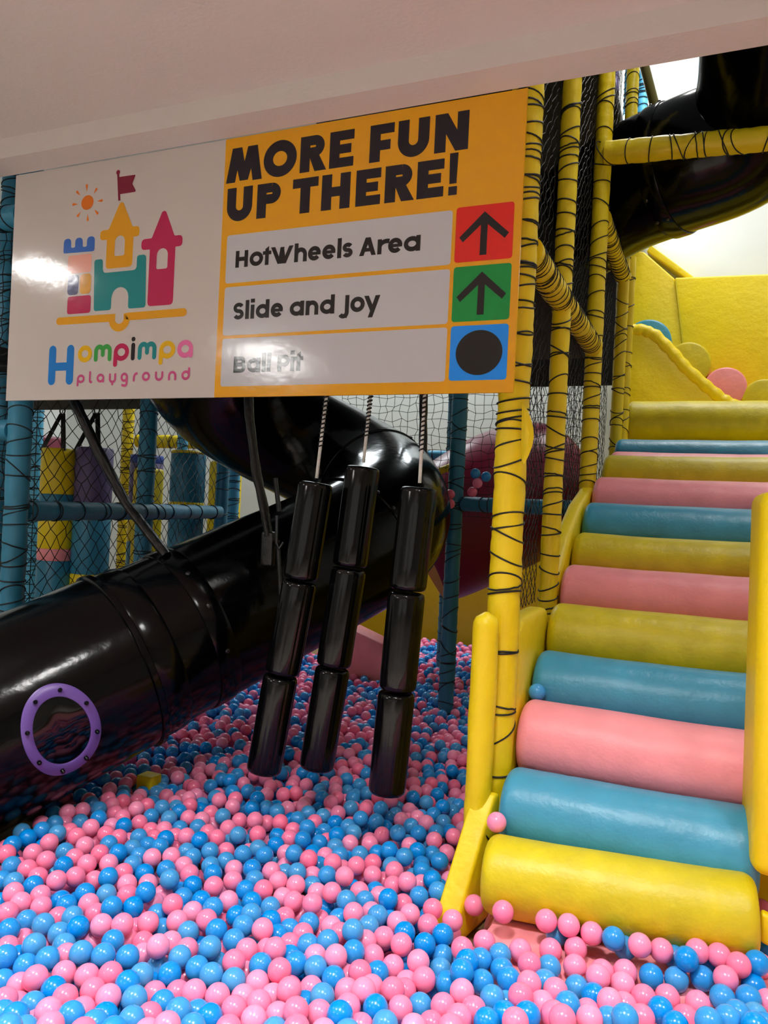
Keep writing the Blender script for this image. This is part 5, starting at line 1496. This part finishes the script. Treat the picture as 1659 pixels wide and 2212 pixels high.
# which balls show largest: discs painted near to far into a small depth picture
GW, GH, fpx = 830, 1106, 830.5
own = -np.ones((GH, GW), int)
proj = []
for (x, y, z, c) in allb:
    v_ = Vector((x, y, z - CAM_Z))
    d = v_.dot(fwd)
    proj.append((d, GW / 2 + v_.dot(right) / d * fpx, GH / 2 - v_.dot(up) / d * fpx, BR / d * fpx))
for i in sorted(range(len(allb)), key=lambda k: -proj[k][0]):
    d, px_, py_, r_ = proj[i]
    x0, x1, y0_, y1 = max(0, int(px_ - r_)), min(GW, int(px_ + r_) + 1), max(0, int(py_ - r_)), min(GH, int(py_ + r_) + 1)
    if x0 >= x1 or y0_ >= y1:
        continue
    yy, xx = np.mgrid[y0_:y1, x0:x1]
    own[y0_:y1, x0:x1][(xx + 0.5 - px_) ** 2 + (yy + 0.5 - py_) ** 2 < r_ * r_] = i
seen = np.bincount(own[own >= 0].ravel(), minlength=len(allb))
v3, f3 = ico(4)
me = {}
for c, mm, nm in (('p', ball_pink, 'pink_ball'), ('b', ball_blue, 'blue_ball')):
    m_ = bpy.data.meshes.new(nm)
    m_.from_pydata(v3.tolist(), [], f3.tolist())
    m_.shade_smooth()
    m_.materials.append(mm)
    me[c] = m_


def ball(p, c, label, group=None):
    o = bpy.data.objects.new('pink_ball' if c == 'p' else 'blue_ball', me[c])
    o.location = p
    COL.objects.link(o)
    tag(o, label, 'ball', group)
    return o


for (p, c), lab in zip(FIXED, LONE_NAMES):
    ball(p, c, lab)
solo_idx = set()
for c, lab, grp in (('p', 'glossy pink plastic ball in the near part of the ball pit', 'pink balls in the near part of the pit'), ('b', 'glossy blue plastic ball in the near part of the ball pit', 'blue balls in the near part of the pit')):
    idx = [i for i in range(len(allb)) if allb[i][3] == c and seen[i] > 8]
    idx.sort(key=lambda i: -seen[i])
    for i in idx[:300]:
        ball(allb[i][:3], c, lab, grp)
        solo_idx.add(i)
v2, f2 = ico(3)
for c, mm, nm, lab in (('p', ball_pink_i, 'pink_balls', 'mass of smaller looking pink balls filling the rest of the pit'), ('b', ball_blue_i, 'blue_balls', 'mass of smaller looking blue balls filling the rest of the pit')):
    P_ = np.array([allb[i][:3] for i in range(len(allb)) if allb[i][3] == c and i not in solo_idx])
    n_ = len(P_)
    V = (P_[:, None, :] + v2[None]).reshape(-1, 3)
    F = (f2[None] + (np.arange(n_) * len(v2))[:, None, None]).reshape(-1, 3)
    m_ = bpy.data.meshes.new(nm)
    m_.vertices.add(len(V))
    m_.vertices.foreach_set('co', V.ravel())
    m_.loops.add(len(F) * 3)
    m_.loops.foreach_set('vertex_index', F.ravel().astype(np.int32))
    m_.polygons.add(len(F))
    m_.polygons.foreach_set('loop_start', np.arange(0, len(F) * 3, 3, dtype=np.int32))
    m_.polygons.foreach_set('loop_total', np.full(len(F), 3, dtype=np.int32))
    m_.update(calc_edges=True)
    m_.shade_smooth()
    m_.materials.append(mm)
    o = bpy.data.objects.new(nm, m_)
    COL.objects.link(o)
    tag(o, lab, 'balls')
    o['kind'] = 'stuff'
print('balls', len(allb), 'single', len(solo_idx))
